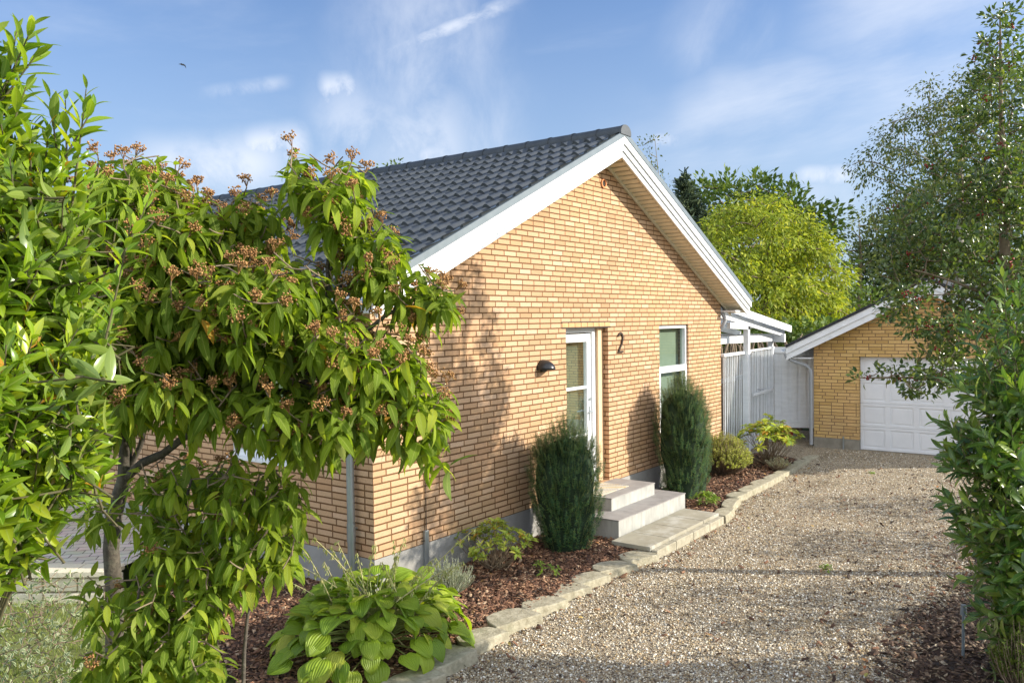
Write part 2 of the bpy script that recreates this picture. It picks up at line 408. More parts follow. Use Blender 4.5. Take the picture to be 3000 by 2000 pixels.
M_twig=plain('twig_bark',(.16,.11,.07),(.26,.20,.13),20,.85)
M_shoot=plain('leafy_shoot_bark',(.07,.065,.03),(.13,.11,.05),20,.85)
M_gtwig=plain('green_shoot',(.22,.27,.08),(.34,.36,.12),10,.6)
M_birchbark=plain('birch_bark',(.20,.17,.13),(.34,.31,.26),10,.85)
def glass(name, base, tint):
    m,t,b=newmat(name)
    b.inputs['Base Color'].default_value=c4(base); b.inputs['Roughness'].default_value=.03; b.inputs['Specular IOR Level'].default_value=.9
    b.inputs['Coat Weight'].default_value=.6; b.inputs['Coat Roughness'].default_value=.02
    n=t.noise(objco(t),1.3,2).outputs[0]; t.l.new(t.bump(n,.003,.4),b.inputs['Normal'])
    return m
def panemat():
    m,t,b=newmat('window_glass')
    gl=t.add('ShaderNodeBsdfGlossy'); gl.inputs['Roughness'].default_value=.01; gl.inputs['Color'].default_value=(.9,.97,.93,1)
    tr=t.add('ShaderNodeBsdfTransparent'); tr.inputs[0].default_value=(.74,.82,.77,1)
    fr=t.add('ShaderNodeFresnel'); fr.inputs[0].default_value=1.35
    mx=t.add('ShaderNodeMixShader'); t.l.new(t.math('ADD',t.math('MULTIPLY',fr.outputs[0],.6),.05,clamp=True),mx.inputs[0]); t.l.new(tr.outputs[0],mx.inputs[1]); t.l.new(gl.outputs[0],mx.inputs[2])
    t.l.new(mx.outputs[0],t.n['Material Output'].inputs[0]); return m
M_pane=panemat()
M_blind=plain('pale_interior',(.24,.27,.22),(.30,.33,.27),2,.9)
# ground materials
def gravelmat():
    m,t,b=newmat('gravel'); v=objco(t)
    def vor(scale,feat='F1'):
        n=t.add('ShaderNodeTexVoronoi',feature=feat); n.inputs['Scale'].default_value=scale; t.l.new(v,n.inputs['Vector']); return n
    v1=vor(75); v2=vor(150)
    hue=t.add('ShaderNodeSeparateColor'); t.l.new(v1.outputs['Color'],hue.inputs[0])
    hue2=t.add('ShaderNodeSeparateColor'); t.l.new(v2.outputs['Color'],hue2.inputs[0])
    pal=[(0,(.08,.06,.04)),(.12,(.30,.22,.13)),(.30,(.55,.46,.32)),(.46,(.42,.28,.14)),(.60,(.70,.62,.48)),(.78,(.42,.39,.34)),(.88,(.86,.81,.70)),(1,(.92,.89,.82))]
    a=t.ramp(hue.outputs[0],pal,'CONSTANT'); c=t.ramp(hue2.outputs[1],pal,'CONSTANT')
    col=t.mix(t.math('GREATER_THAN',hue.outputs[2],.52),a,c)
    gap=t.mapr(v1.outputs['Distance'],.35,.62,0,.55)
    col=t.mix(gap,col,c4((.09,.07,.05)))
    big=t.noise(v,.8,6,.65).outputs[0]
    rut=t.add('ShaderNodeMapping'); rut.inputs['Scale'].default_value=(.35,1.5,1); t.l.new(v,rut.inputs[0])
    rn=t.noise(rut.outputs[0],1.3,5,.6).outputs[0]
    col=t.mix(t.mapr(rn,.50,.66,0,.5),col,c4((.17,.135,.085)))
    col=t.mix(t.mapr(big,.52,.72,0,.5),col,c4((.16,.13,.08)))
    deb=t.noise(v,7,7,.8).outputs[0]
    col=t.mix(t.mapr(deb,.57,.66,0,.8),col,c4((.07,.05,.03)))
    moss=t.noise(v,1.7,5,.6).outputs[0]
    col=t.mix(t.mapr(moss,.60,.78,0,.3),col,c4((.15,.15,.05)))
    col=t.mix(1.,col,c4((.98,.94,.86)),'MULTIPLY')
    t.l.new(col,b.inputs['Base Color']); b.inputs['Roughness'].default_value=.85
    h=t.math('ADD',t.math('MULTIPLY',v1.outputs['Distance'],-1.),t.math('MULTIPLY',v2.outputs['Distance'],-.5))
    h=t.math('ADD',h,t.math('MULTIPLY',t.noise(v,5,4).outputs[0],1.5))
    t.l.new(t.bump(h,.012,.9),b.inputs['Normal']); return m
M_gravel=gravelmat()
M_peb=None
def pebmat():
    m,t,b=newmat('pebbles'); r=t.add('ShaderNodeNewGeometry').outputs['Random Per Island']
    t.l.new(t.ramp(r,[(0,(.10,.07,.045)),(.18,(.36,.27,.15)),(.36,(.58,.50,.36)),(.54,(.45,.32,.17)),(.64,(.70,.63,.50)),(.80,(.36,.34,.30)),(.91,(.86,.81,.71))],'CONSTANT'),b.inputs['Base Color'])
    b.inputs['Roughness'].default_value=.7; return m
M_peb=pebmat()
def islandmat(name,stops,rough=.85):
    m,t,b=newmat(name); r=t.add('ShaderNodeNewGeometry').outputs['Random Per Island']
    c=t.ramp(r,stops); c=t.mix(1.,c,t.ramp(t.noise(objco(t),60,3).outputs[0],[(.3,.7),(.7,1.2)]),'MULTIPLY')
    t.l.new(c,b.inputs['Base Color']); b.inputs['Roughness'].default_value=rough; return m
M_chip=islandmat('bark_chips',[(0,(.030,.016,.010)),(.40,(.12,.055,.030)),(.72,(.24,.115,.060)),(.92,(.38,.22,.125)),(1,(.50,.36,.23))])
M_chip2=islandmat('shaded_bark_chips',[(0,(.025,.016,.010)),(.45,(.08,.045,.028)),(.78,(.16,.10,.06)),(.94,(.30,.22,.14)),(1,(.5,.42,.3))])  # bark chips with the laurel's shade put into the colour
M_soil=plain('mulch_soil',(.022,.014,.010),(.075,.038,.024),30,.95,.02,25)
M_lawn=plain('lawn_soil',(.09,.11,.025),(.20,.21,.06),6,.95,.01,60)
M_blade=leafmat('grass_blade',(.13,.19,.03),(.26,.30,.06),(.34,.33,.12),trans=.4,rough=.6)
M_field=plain('far_grass',(.06,.09,.02),(.12,.15,.04),1.5,.95)
M_patio=plain('patio_paver',(.36,.33,.29),(.46,.43,.38),9,.9,.002,90)
M_rwall=plain('retaining_stone',(.60,.53,.38),(.74,.67,.51),4,.9,.008,30,dirt=((.22,.21,.16),4,.5))  # warmed in colour to stand for sun that the shrubs block
# ------------------------------------------------------------------ ground
def sheet(name,pts,z,mat,kind='structure',sub=0,bump=0.):
    b=MB(); b.poly(*[(x,y,z) for x,y in pts]); o=b.build(name,mat); o['kind']=kind
    return o
sheet('ground',[(-400,-400),(600,-400),(600,600),(-400,600)],-.03,M_field)
# gravel drive as a gently uneven grid
def ground_z(x,y): return .075*np.clip((x-8)/3.7,0,1)
def grid(name,x0,x1,y0,y1,st,zf,mat,kind='structure',mask=None):
    xs=np.arange(x0,x1+st/2,st); ys=np.arange(y0,y1+st/2,st); X,Y=np.meshgrid(xs,ys,indexing='ij')
    Z=zf(X,Y); V=np.stack([X,Y,Z],-1).reshape(-1,3); ny=len(ys)
    i,j=np.meshgrid(np.arange(len(xs)-1),np.arange(ny-1),indexing='ij'); a=(i*ny+j).ravel()
    F=np.stack([a,a+ny,a+ny+1,a+1],-1)
    if mask is not None:
        ctr=V[F].mean(1); F=F[mask(ctr[:,0],ctr[:,1])]
        used=np.unique(F); mp=np.full(len(V),-1); mp[used]=np.arange(len(used)); V=V[used]; F=mp[F]
    me=mesh_np(name,V,F,None,True); o=link(name,me,mat); o['kind']=kind; return o
def vn(x,y,s,seed):
    r=np.random.default_rng(seed); o=0
    for k in range(5):
        a=r.random()*6.28; f=s*(1+r.random()*1.5); o=o+np.sin((x*np.cos(a)+y*np.sin(a))*f+r.random()*6.28)
    return o/5
def kerb_y(x):   # outer (drive side) edge of the kerb
    return np.interp(x,[-1.5,-.7,0,.9,2,3,5,6.3,8,10.4,11.6],[-1.72,-1.62,-1.53,-1.50,-1.45,-1.56,-1.58,-1.25,-1.22,-1.14,-1.10])
grid('gravel_driveway',-6,11.86,-5.4,-.6,.12,lambda x,y: ground_z(x,y)+.012*vn(x,y,2.5,3)+.004*vn(x,y,14,4),M_gravel,mask=lambda x,y:(y<kerb_y(np.clip(x,-1.5,11.6))+.1)|((x>10.2)&(y<-.6)))
grid('gravel_passage',9.9,14,-.62,1.4,.12,lambda x,y: ground_z(x,y)+.004+.012*vn(x,y,2.5,3),M_gravel,mask=lambda x,y:x>0)
# mulch beds
def bedz(x,y): return .075+.03*vn(x,y,3,8)+.015*vn(x,y,11,9)-.055*np.clip(1-(y-kerb_y(np.clip(x,-1.5,11.6)))/.42,0,1)
def bedmask(x,y): return (y<.02)&(y>kerb_y(np.clip(x,-1.5,11.6))+.06)&(x>-1.9)&(x<10.3)
grid('mulch_bed',-2.3,10.3,-1.75,0.02,.05,bedz,M_soil,mask=bedmask)
grid('mulch_bed_side',-1.9,-.01,0.0,2.2,.05,lambda x,y: bedz(x,y),M_soil,mask=lambda x,y: x+1.9>0.25*y)
vb=lambda x: -4.50-.13*np.maximum(0,x-3.)+.22*vn(x,x*0,2.6,5)+.10*vn(x,x*0,9,6)
def vergez(x,y): return -.03+.13*np.clip((vb(x)-y)/.35,0,1)+.02*vn(x,y,8,2)
grid('mulch_verge',-2,9,-9.4,-4.25,.06,vergez,M_soil)
grid('lawn',-6,-1.2,-2.6,3.4,.08,lambda x,y: .02+.015*vn(x,y,3,8)-.12*np.clip((y+1.75)*-3,0,1)*(y<-1.75)*(x>-1.9),M_lawn,mask=lambda x,y:(x<-1.55+.1*np.sin(y*5)))
# gravel stones and bark chips (real pieces)
def scatter(name,n,area,zf,size,mat,flat=.6,mask=None,elong=1.,tilt=.5,near=None,**props):
    x0,x1,y0,y1=area; x=rng.uniform(x0,x1,n); y=rng.uniform(y0,y1,n)
    if near:   # denser close to the camera
        w=np.clip(near/np.maximum(.1,np.hypot(x-CAM[0],y-CAM[1])),0,1)**2; s=rng.random(n)<w; x,y=x[s],y[s]
    if mask is not None: s=mask(x,y); x,y=x[s],y[s]
    N=len(x); z=zf(x,y); sc=size*(.5+rng.random(N)**2*1.4)
    a=rng.random(N)*6.283; dr=np.stack([np.cos(a),np.sin(a),rng.normal(size=N)*tilt],-1); nr=np.stack([rng.normal(size=N)*tilt,rng.normal(size=N)*tilt,np.ones(N)],-1)
    V,F,U=CUBE; V=V.copy(); V[4:,:2]*=.62; V[:,1]*=elong; V[:,2]*=flat; V[[0,2],:2]*=.8; 
    v,f,u=place((V,F,U),np.stack([x,y,z],-1),dr,nr,sc)
    o=link(name,mesh_np(name,v,f,None,False),mat); o['kind']='stuff'; return o
scatter('gravel_stones',110000,(-3,11.6,-4.9,-1.1),lambda x,y:ground_z(x,y)+.012*vn(x,y,2.5,3)+.004*vn(x,y,14,4)+.003,.0115,M_peb,near=8.5,mask=lambda x,y:y<kerb_y(x))
scatter('bark_mulch',60000,(-1.9,10.2,-1.7,0),lambda x,y:bedz(x,y)+.004+.012*rng.random(len(x)),.019,M_chip,flat=.16,elong=2.9,mask=bedmask,near=9.5,tilt=.35)
scatter('bark_mulch_side',14000,(-1.85,0,0,2.2),lambda x,y:bedz(x,y)+.008,.020,M_chip,flat=.16,elong=2.8,tilt=.35,mask=lambda x,y: x+1.9>0.25*y+.05)
scatter('bark_mulch_verge',42000,(-.5,9,-6.6,-4.0),lambda x,y:np.maximum(vergez(x,y)+.006,ground_z(x,y)+.014),.021,M_chip2,mask=lambda x,y:rng.random(len(x))<np.clip(.75-(y-vb(x))/.35,0,1),flat=.16,elong=2.7,tilt=.35)
scatter('fallen_bark_on_gravel',4500,(-1,10,-4.6,-1.3),lambda x,y:ground_z(x,y)+.016,.018,M_chip,flat=.14,elong=2.6,mask=lambda x,y:(rng.random(len(x))<np.clip(.12+1.2*np.exp(-(kerb_y(x)-y)/.12)+1.5*np.exp(-(y+4.4)/.35),0,1))&(y<kerb_y(x)))
# grass blades on the lawn
n=26000; x=rng.uniform(-5.2,-1.5,n); y=rng.uniform(-2.2,3.,n); s=(x<-1.5+.1*np.sin(y*5)+rng.normal(size=n)*.06)&(vn(x,y,4,12)>-.62); x,y=x[s],y[s]; N=len(x)
dr=np.stack([rng.normal(size=N)*.45,rng.normal(size=N)*.45,np.ones(N)],-1)
o=leaves_obj('grass',[place(leaf_tpl(2,.13,lambda q:1-.85*q,0,.5,nw=1),np.stack([x,y,.02+.015*vn(x,y,3,8)],-1),dr,rdir(N),.035+.035*rng.random(N))],M_blade); o['kind']='stuff'
# ------------------------------------------------------------------ house
XA=4.42; SL=.466; WX=8.62; LY=13.5; ZB=.46
WT=4.99-.0   # wall top line at the apex
def wz(x): return WT-SL*abs(x-XA)
house=thing('brick_house','yellow brick bungalow with black tiled roof and white gable boards, largest building','house',(4.3,6.5,0))
b=MB()
DX0,DX1,DZ0,DZ1=3.47,4.56,.49,2.66; NX0,NX1,NZ0,NZ1=6.16,7.24,.95,2.66
def vq(x0,x1,z0,z1a,z1b): b.poly((x0,0,z0),(x1,0,z0),(x1,0,z1b),(x0,0,z1a))
vq(0,DX0,ZB,wz(0),wz(DX0)); vq(DX1,NX0,ZB,wz(DX1),wz(NX0)); vq(NX1,WX,ZB,wz(NX1),wz(WX))
b.poly((DX0,0,DZ1),(DX1,0,DZ1),(DX1,0,wz(DX1)),(XA,0,WT),(DX0,0,wz(DX0)))
vq(NX0,NX1,ZB,NZ0,NZ0); vq(NX0,NX1,NZ1,wz(NX0),wz(NX1)); vq(DX0,DX1,ZB,DZ0,DZ0)
def reveal(x0,x1,z0,z1,d):
    b.poly((x0,0,z0),(x0,0,z1),(x0,d,z1),(x0,d,z0)); b.poly((x1,0,z0),(x1,d,z0),(x1,d,z1),(x1,0,z1)); b.poly((x0,0,z1),(x1,0,z1),(x1,d,z1),(x0,d,z1)); b.poly((x0,0,z0),(x0,d,z0),(x1,d,z0),(x1,0,z0))
reveal(DX0,DX1,DZ0,DZ1,.3); reveal(NX0,NX1,NZ0,NZ1,.3)
me=bpy.data.meshes.new('gable_wall'); me.from_pydata(b.v,[],b.f); link('gable_wall',me,M_brick,house)
# side wall (x=0) with windows
wins=[(1.24,2.36,1.28,2.5),(5.2,6.7,1.28,2.5),(9.2,10.4,1.0,2.5)]
b=MB(); y=0
zt=wz(0)
for (y0,y1,z0,z1) in wins:
    b.poly((0,y,ZB),(0,y,zt),(0,y0,zt),(0,y0,ZB)); b.poly((0,y0,ZB),(0,y0,z0),(0,y1,z0),(0,y1,ZB)); b.poly((0,y0,z1),(0,y0,zt),(0,y1,zt),(0,y1,z1))
    d=.12
    b.poly((0,y0,z0),(0,y0,z1),(d,y0,z1),(d,y0,z0)); b.poly((0,y1,z0),(d,y1,z0),(d,y1,z1),(0,y1,z1)); b.poly((0,y0,z0),(d,y0,z0),(d,y1,z0),(0,y1,z0)); b.poly((0,y0,z1),(0,y1,z1),(d,y1,z1),(d,y0,z1))
    y=y1
b.poly((0,y,ZB),(0,y,zt),(0,LY,zt),(0,LY,ZB))
me=bpy.data.meshes.new('side_wall'); me.from_pydata(b.v,[],b.f); link('side_wall',me,M_brick,house)
b=MB(); b.poly((WX,0,ZB),(WX,LY,ZB),(WX,LY,wz(WX)),(WX,0,wz(WX))); b.poly((WX,LY,ZB),(0,LY,ZB),(0,LY,wz(0)),(XA,LY,WT),(WX,LY,wz(WX)))
b.build('rear_walls',M_brick,house)
b=MB()
b.poly((-.002,-.004,-.1),(WX,-.004,-.1),(WX,-.004,ZB),(-.002,-.004,ZB)); b.poly((-.002,-.004,-.1),(-.002,-.004,ZB),(-.002,LY,ZB),(-.002,LY,-.1)); b.poly((WX,-.004,-.1),(WX,LY,-.1),(WX,LY,ZB),(WX,-.004,ZB)); b.poly((0,LY,-.1),(WX,LY,-.1),(WX,LY,ZB),(0,LY,ZB))
b.build('plinth',M_plinth,house)
# side windows
for i,(y0,y1,z0,z1) in enumerate(wins):
    b=MB(); f=.07
    b.box(.07,.13,y0,y1,z0,z0+f); b.box(.07,.13,y0,y1,z1-f,z1); b.box(.07,.13,y0,y0+f,z0+f,z1-f); b.box(.07,.13,y1-f,y1,z0+f,z1-f); b.box(.08,.125,(y0+y1)/2-.03,(y0+y1)/2+.03,z0+f,z1-f)
    b.box(-.03,.07,y0,y1,z0-.03,z0+.004)
    w=b.build('window',M_upvc,house,bevel=.004)
    MB().poly((.1,y0+f,z0+f),(.1,y1-f,z0+f),(.1,y1-f,z1-f),(.1,y0+f,z1-f)).build('pane',M_pane,w)
    MB().box(.3,.32,y0+.02,y1-.02,z0,z1).build('blind',M_blind,w)
# front door
b=MB()
fx0,fx1=DX0,4.40; fy=.11
b.box(fx0,fx1,fy,fy+.1,DZ1-.07,DZ1-.003); b.box(fx1-.09,fx1,fy,fy+.1,DZ0+.03,DZ1-.07); b.box(fx0,fx0+.09,fy,fy+.1,DZ0+.03,DZ1-.07); b.box(fx0,fx1,fy-.02,fy+.1,DZ0,DZ0+.03)
door=b.build('front_door',M_upvc,house,bevel=.004)
b=MB(); l0,l1,lz0,lz1=fx0+.10,fx1-.10,DZ0+.04,DZ1-.09
b.box(l0,l1,fy+.02,fy+.075,lz1-.11,lz1); b.box(l0,l1,fy+.02,fy+.075,lz0,lz0+.16); b.box(l1-.10,l1,fy+.02,fy+.075,lz0+.16,lz1-.11); b.box(l0,l0+.10,fy+.02,fy+.075,lz0+.16,lz1-.11)
for zz in (1.83,1.17): b.box(l0+.1,l1-.1,fy+.03,fy+.07,zz-.02,zz+.02)
b.build('door_leaf',M_upvc,door,bevel=.004)
MB().poly((l0+.1,fy+.05,lz0+.16),(l1-.1,fy+.05,lz0+.16),(l1-.1,fy+.05,lz1-.11),(l0+.1,fy+.05,lz1-.11)).build('pane',M_pane,door)
MB().box(l0,l1,fy+.13,fy+.15,lz0,lz1).build('curtain',M_blind,door)
b=MB(); hx=l1-.05; b.box(hx-.018,hx+.018,fy+.012,fy+.021,1.36,1.56); b.tube([(hx,fy+.02,1.49),(hx,fy-.04,1.49),(hx-.12,fy-.045,1.49)],.010,8); b.tube([(hx,fy+.02,1.66),(hx,fy+.0,1.66)],.022,12)
b.build('handle',M_zinc,door,smooth=True)
b=MB(); b.box(4.402,4.50,.07,.22,DZ0+.002,DZ1-.003); b.box(4.502,DX1-.004,.085,.22,DZ0+.002,DZ1-.003)
b.build('timber_jamb',M_wood,house,bevel=.003)
# header course above the door
b=MB()
for i in range(8): b.box(3.38+i*.156,3.38+i*.156+.142,-.006,.02,2.668,2.726)
M_hdr=plain('header_brick',(.55,.29,.13),(.64,.38,.18),9,.9,.003,50)
b.build('lintel_course',M_hdr,house,bevel=.003)
b=MB(); b.box(3.37,4.635,-.003,.01,2.650,2.668); b.box(3.37,4.635,-.003,.01,2.726,2.742); b.build('lintel_joint',M_dark,house)
# gable window
b=MB(); f=.055; wy=.035
b.box(NX0,NX1,wy,wy+.09,NZ1-f,NZ1-.003); b.box(NX1-f,NX1,wy,wy+.09,NZ0,NZ1-f); b.box(NX0,NX0+f,wy,wy+.09,NZ0,NZ1-f); b.box(NX0,NX1,wy,wy+.09,NZ0,NZ0+f)
gw=b.build('window',M_upvc,house,bevel=.004)
b=MB(); b.box(NX0+.002,NX1-.06,wy-.028,wy+.05,1.90,2.0); b.box(NX0+.002,NX0+.06,wy-.028,wy+.05,NZ0+.06,1.90); b.box(NX1-.115,NX1-.06,wy-.028,wy+.05,NZ0+.06,1.90); b.box(NX0+.06,NX1-.115,wy-.028,wy+.05,NZ0+.06,NZ0+.12)
b.build('lower_sash',M_upvc,gw,bevel=.004)
b=MB(); b.poly((NX0+f,wy+.06,NZ0+f),(NX1-f,wy+.06,NZ0+f),(NX1-f,wy+.06,NZ1-f),(NX0+f,wy+.06,NZ1-f)); b.build('pane',M_pane,gw)
b=MB(); b.box(NX0+.02,NX1-.02,.17,.19,NZ0,NZ1); b.build('blind',M_blind,gw)
b=MB(); b.box(NX0+.0,NX1,-.03,wy,NZ0-.035,NZ0-.002); b.build('sill',M_upvc,gw,bevel=.003)
# roof : pressed steel tile sheets
RZ=5.30
def tile_roof(name,xa,x1,sgn,y0,y1,zr,sl,mat,parent,wave=.19,step=.34):
    L=abs(x1-xa)*math.hypot(1,sl); ny=int(abs(y1-y0)/wave)*10; ys=np.linspace(y0,y1,ny+1)
    ph=(ys-y0)/wave*2*math.pi; prof=.5+.5*np.cos(ph); prof=.066*prof**.9
    ss=[];hs=[]; k=0; s=.02
    while s<L:
        e=min(s+step,L); ss+=[s,e-.004]; hs+=[-.012,.022]; s=e
    n_=np.array([sgn*sl,0,1.])/math.hypot(1,sl); dd=np.array([sgn,0,-sl])/math.hypot(1,sl)
    V=[]
    for s,h in zip(ss,hs):
        base=np.array([xa,0,zr])+dd*s
        V.append(base[None]+np.stack([0*ys,ys,0*ys],-1)+n_[None]*(prof+h)[:,None])
    V=np.concatenate(V); w=len(ys); i,j=np.meshgrid(np.arange(len(ss)-1),np.arange(w-1),indexing='ij'); a=(i*w+j).ravel()
    F=np.stack([a,a+1,a+w+1,a+w],-1)
    if sgn>0: F=F[:,::-1]
    me=mesh_np(name,V,F,None,True); me.set_sharp_from_angle(angle=math.radians(38)); return link(name,me,mat,parent)
XL,XR=-.33,9.15
tile_roof('roof_tiles',XA,XL,-1,-.36,LY+.3,RZ-.02,SL,M_tile,house); tile_roof('roof_tiles',XA,XR,1,-.36,LY+.3,RZ-.02,SL,M_tile,house)
b=MB()  # ridge caps
yy=-.40
caps=MB()
while yy<LY+.2:
    pts=[(XA+.135*math.cos(a),0,RZ-.005+.105*math.sin(a)) for a in np.linspace(-.25,math.pi+.25,13)]
    y1=yy+.40
    bb=len(caps.v)
    for q,(yv,sc) in enumerate(((yy,1.07),(yy+.035,1.07),(yy+.04,1.),(y1+.01,1.))):
        caps.v+=[(XA+(p[0]-XA)*sc,yv,RZ+(p[2]-RZ)*sc) for p in pts]
    for q in range(3):
        for i in range(12): a=bb+q*13+i; caps.f.append((a,a+1,a+14,a+13))
    if yy<-.3: caps.f.append(tuple(bb+i for i in range(13)))
    yy=y1
caps.build('ridge_cap',M_tile,house,smooth=True)
# roof deck below tiles (closes the roof), eaves
def deck(name,xa,xl,xr,zr,sl,y0,y1,th,mat,parent):
    b=MB()
    for x1 in (xl,xr):
        dz=sl*abs(x1-xa)
        b.prism([(xa,y0,zr),(x1,y0,zr-dz),(x1,y0,zr-dz-th),(xa,y0,zr-th)],(0,y1-y0,0))
    return b.build(name,mat,parent)
deck('roof_deck',XA,XL+.05,XR-.05,RZ-.07,SL,-.27,LY+.25,.10,M_dark,house)
# barge boards : three stepped boards per slope, outermost on top
def gable_boards(parent,xa,zr,sl,xl,xr,y,boards,mat,axis='y'):
    for x1 in (xl,xr):
        bb=MB(); s=1 if x1>xa else -1
        for (t0,t1,off,cut) in boards:
            xe=x1-s*cut
            def pt(x,dz): return (x,y-off,zr-sl*abs(x-xa)-dz) if axis=='y' else (y-off,x,zr-sl*abs(x-xa)-dz)
            vec=(0,.022+off*0,0) if axis=='y' else (.022,0,0)
            bb.prism([pt(xa+s*.0012,t0),pt(xe,t0),pt(xe,t1),pt(xa+s*.0012,t1)],vec)
        bb.build('barge_board',mat,parent)
gable_boards(house,XA,RZ-.03,SL,XL,XR,-.335,[(.0,.118,.045,0),(.122,.205,.022,.03),(.209,.292,0.,.10)],M_white)
# shaded packing behind stepped boards
b=MB()
for x1 in (XL+.1,XR-.1):
    s=1 if x1>XA else -1
    b.prism([(XA+s*.001,-.312,RZ-.05),(x1,-.312,RZ-.05-SL*abs(x1-XA)),(x1,-.312,RZ-.30-SL*abs(x1-XA)),(XA+s*.001,-.312,RZ-.30)],(0,.03,0))
b.build('barge_backing',M_soffit,house)
b=MB()
for x1 in (XL-.01,XR+.01):   # steel verge trim
    s=1 if x1>XA else -1; dz=SL*abs(x1-XA)
    b.prism([(XA,-.388,RZ+.035),(x1,-.388,RZ+.035-dz),(x1,-.388,RZ-.045-dz),(XA,-.388,RZ-.045)],(0,.006,0))
    b.prism([(XA,-.382,RZ+.035),(x1,-.382,RZ+.035-dz),(x1,-.382,RZ+.029-dz),(XA,-.382,RZ+.029)],(0,.10,0))
b.build('verge_trim',M_trim,house)
# soffit boards (run front to back) under the gable overhang
b=MB(); L=.10
for s,x1 in ((-1,XL),(1,XR)):
    x=XA+s*.03
    while abs(x-XA)<abs(x1-XA)-.12:
        xe=x+s*(L-.032); z0=RZ-.03-.262-SL*abs(x-XA); z1=RZ-.03-.262-SL*abs(xe-XA)
        b.prism([(x,-.282,z0),(xe,-.282,z1),(xe,-.282,z1-.018),(x,-.282,z0-.018)],(0,.252,0)); x+=s*L
b.build('soffit_boards',M_soffit,house)
b=MB()
for x1 in (XL+.1,XR-.1):
    s=1 if x1>XA else -1; dz=SL*abs(x1-XA)
    b.prism([(XA+s*.001,-.03,RZ-.285),(x1,-.03,RZ-.285-dz),(x1,-.03,RZ-.345-dz),(XA+s*.001,-.03,RZ-.345)],(0,.026,0))
b.build('soffit_trim',M_soffit,house)
# eaves, gutters, downpipe
zl=RZ-.07-SL*(XA-XL); zr_=RZ-.07-SL*(XR-XA)
b=MB(); b.box(XL+.03,-.0,-.3,LY,zl-.16,zl-.13); b.box(XL+.02,XL+.045,-.3,LY,zl-.16,zl-.0); b.build('eaves_board',M_white,house)
b=MB(); b.box(WX,XR-.03,-.28,LY,zr_-.16,zr_-.13); b.box(XR-.045,XR-.02,-.3,LY,zr_-.16,zr_); b.build('eaves_board',M_white,house)
def gutter(name,p0,p1,r,mat,parent):
    p0,p1=np.array(p0,float),np.array(p1,float); d=nz(p1-p0); sd=np.cross(d,(0,0,1.)); b=MB()
    A=[math.pi+a for a in np.linspace(0,math.pi,9)]
    ring=[(math.cos(a),math.sin(a)) for a in A]; ring=[(c*r,s*r) for c,s in ring]+[(c*(r-.005),s*(r-.005)) for c,s in reversed(ring)]
    b.prism([p0+sd*c+np.array([0,0,s]) for c,s in ring],p1-p0)
    return b.build(name,mat,parent)
gutter('gutter',(XL-.06,-.34,zl-.03),(XL-.06,LY,zl-.03),.06,M_zinc,house)
gutter('gutter',(XR+.06,-.30,zr_-.03),(XR+.06,LY,zr_-.03),.06,M_grey,house)
b=MB(); b.tube([(XL-.06,.05,zl-.08),(XL-.06,.14,zl-.16),(-.10,.24,zl-.34),(-.075,.24,zl-.46),(-.075,.24,.04)],.038,14); b.tube([(-.075,.24,.62),(-.075,.24,.80)],.043,14); b.tube([(-.075,.24,1.93),(-.075,.24,1.99)],.042,14)
b.tube([(-.03,.24,.74),(0.02,.24,.74)],.012,8)
b.build('downpipe',M_zinc,house,smooth=True)
b=MB(); b.tube([(8.66,.03,2.95),(8.70,-.06,2.72),(8.64,-.02,2.60),(8.64,.06,2.55)],.035,10); b.build('rain_elbow',M_grey,house,smooth=True)
# wall lamp, number, vent, conduit
lx,lz=2.92,2.15
V=[];F=[]
def dome(cx,cz,r,depth,sides=20,rings=7):
    b=MB(); 
    for i in range(rings+1):
        a=math.pi/2*i/rings
        for k in range(sides+1):
            th=math.pi*k/sides
            b.v.append((cx+r*math.cos(th)*math.cos(a)*1.0, -.004-depth*math.sin(a)*1.0 if False else -.004-depth*math.sin(th)*math.cos(a), cz+r*.95*math.sin(a)))
    w=sides+1
    for i in range(rings):
        for k in range(sides): q=i*w+k; b.f.append((q,q+1,q+w+1,q+w))
    return b
db=dome(lx,lz,.132,.175); lamp=db.build('wall_lamp',M_black,house,smooth=True); sm=lamp.modifiers.new('t','SOLIDIFY'); sm.thickness=.003
MB().box(lx-.05,lx+.05,-.03,-.001,lz-.02,lz+.07).build('lamp_base',M_black,lamp)
# number 2
def two(cx,cz,h,w):
    pts=[]
    r=w/2*.92; zt_=cz+h/2-r
    for a in np.linspace(math.radians(165),math.radians(-25),12): pts.append((cx+r*math.cos(a),zt_+r*math.sin(a)))
    pts+=[(cx+r*.55,cz-.02),(cx-r*.35,cz-h/2+.055),(cx-r*.75,cz-h/2+.012)]
    b=MB()
    ps=[np.array(p) for p in pts]; wd=.013
    L=[];R_=[]
    for i,p in enumerate(ps):
        d=nz(ps[min(i+1,len(ps)-1)]-ps[max(i-1,0)]); n_=np.array([-d[1],d[0]]); L.append(p+n_*wd); R_.append(p-n_*wd)
    for i in range(len(ps)-1):
        q=[L[i],L[i+1],R_[i+1],R_[i]]; b.prism([(a[0],-.022,a[1]) for a in q],(0,.012,0))
    b.box(cx-w/2,cx+w/2,-.022,-.010,cz-h/2-.013,cz-h/2+.013)
    for (a,c) in ((cx-r*.8,zt_+.03),(cx,cz-h/2)): b.tube([(a,-.011,c),(a,.002,c)],.005,6)
    return b
two(4.90,2.43,.27,.145).build('house_number',M_number,house)
b=MB(); n0=20
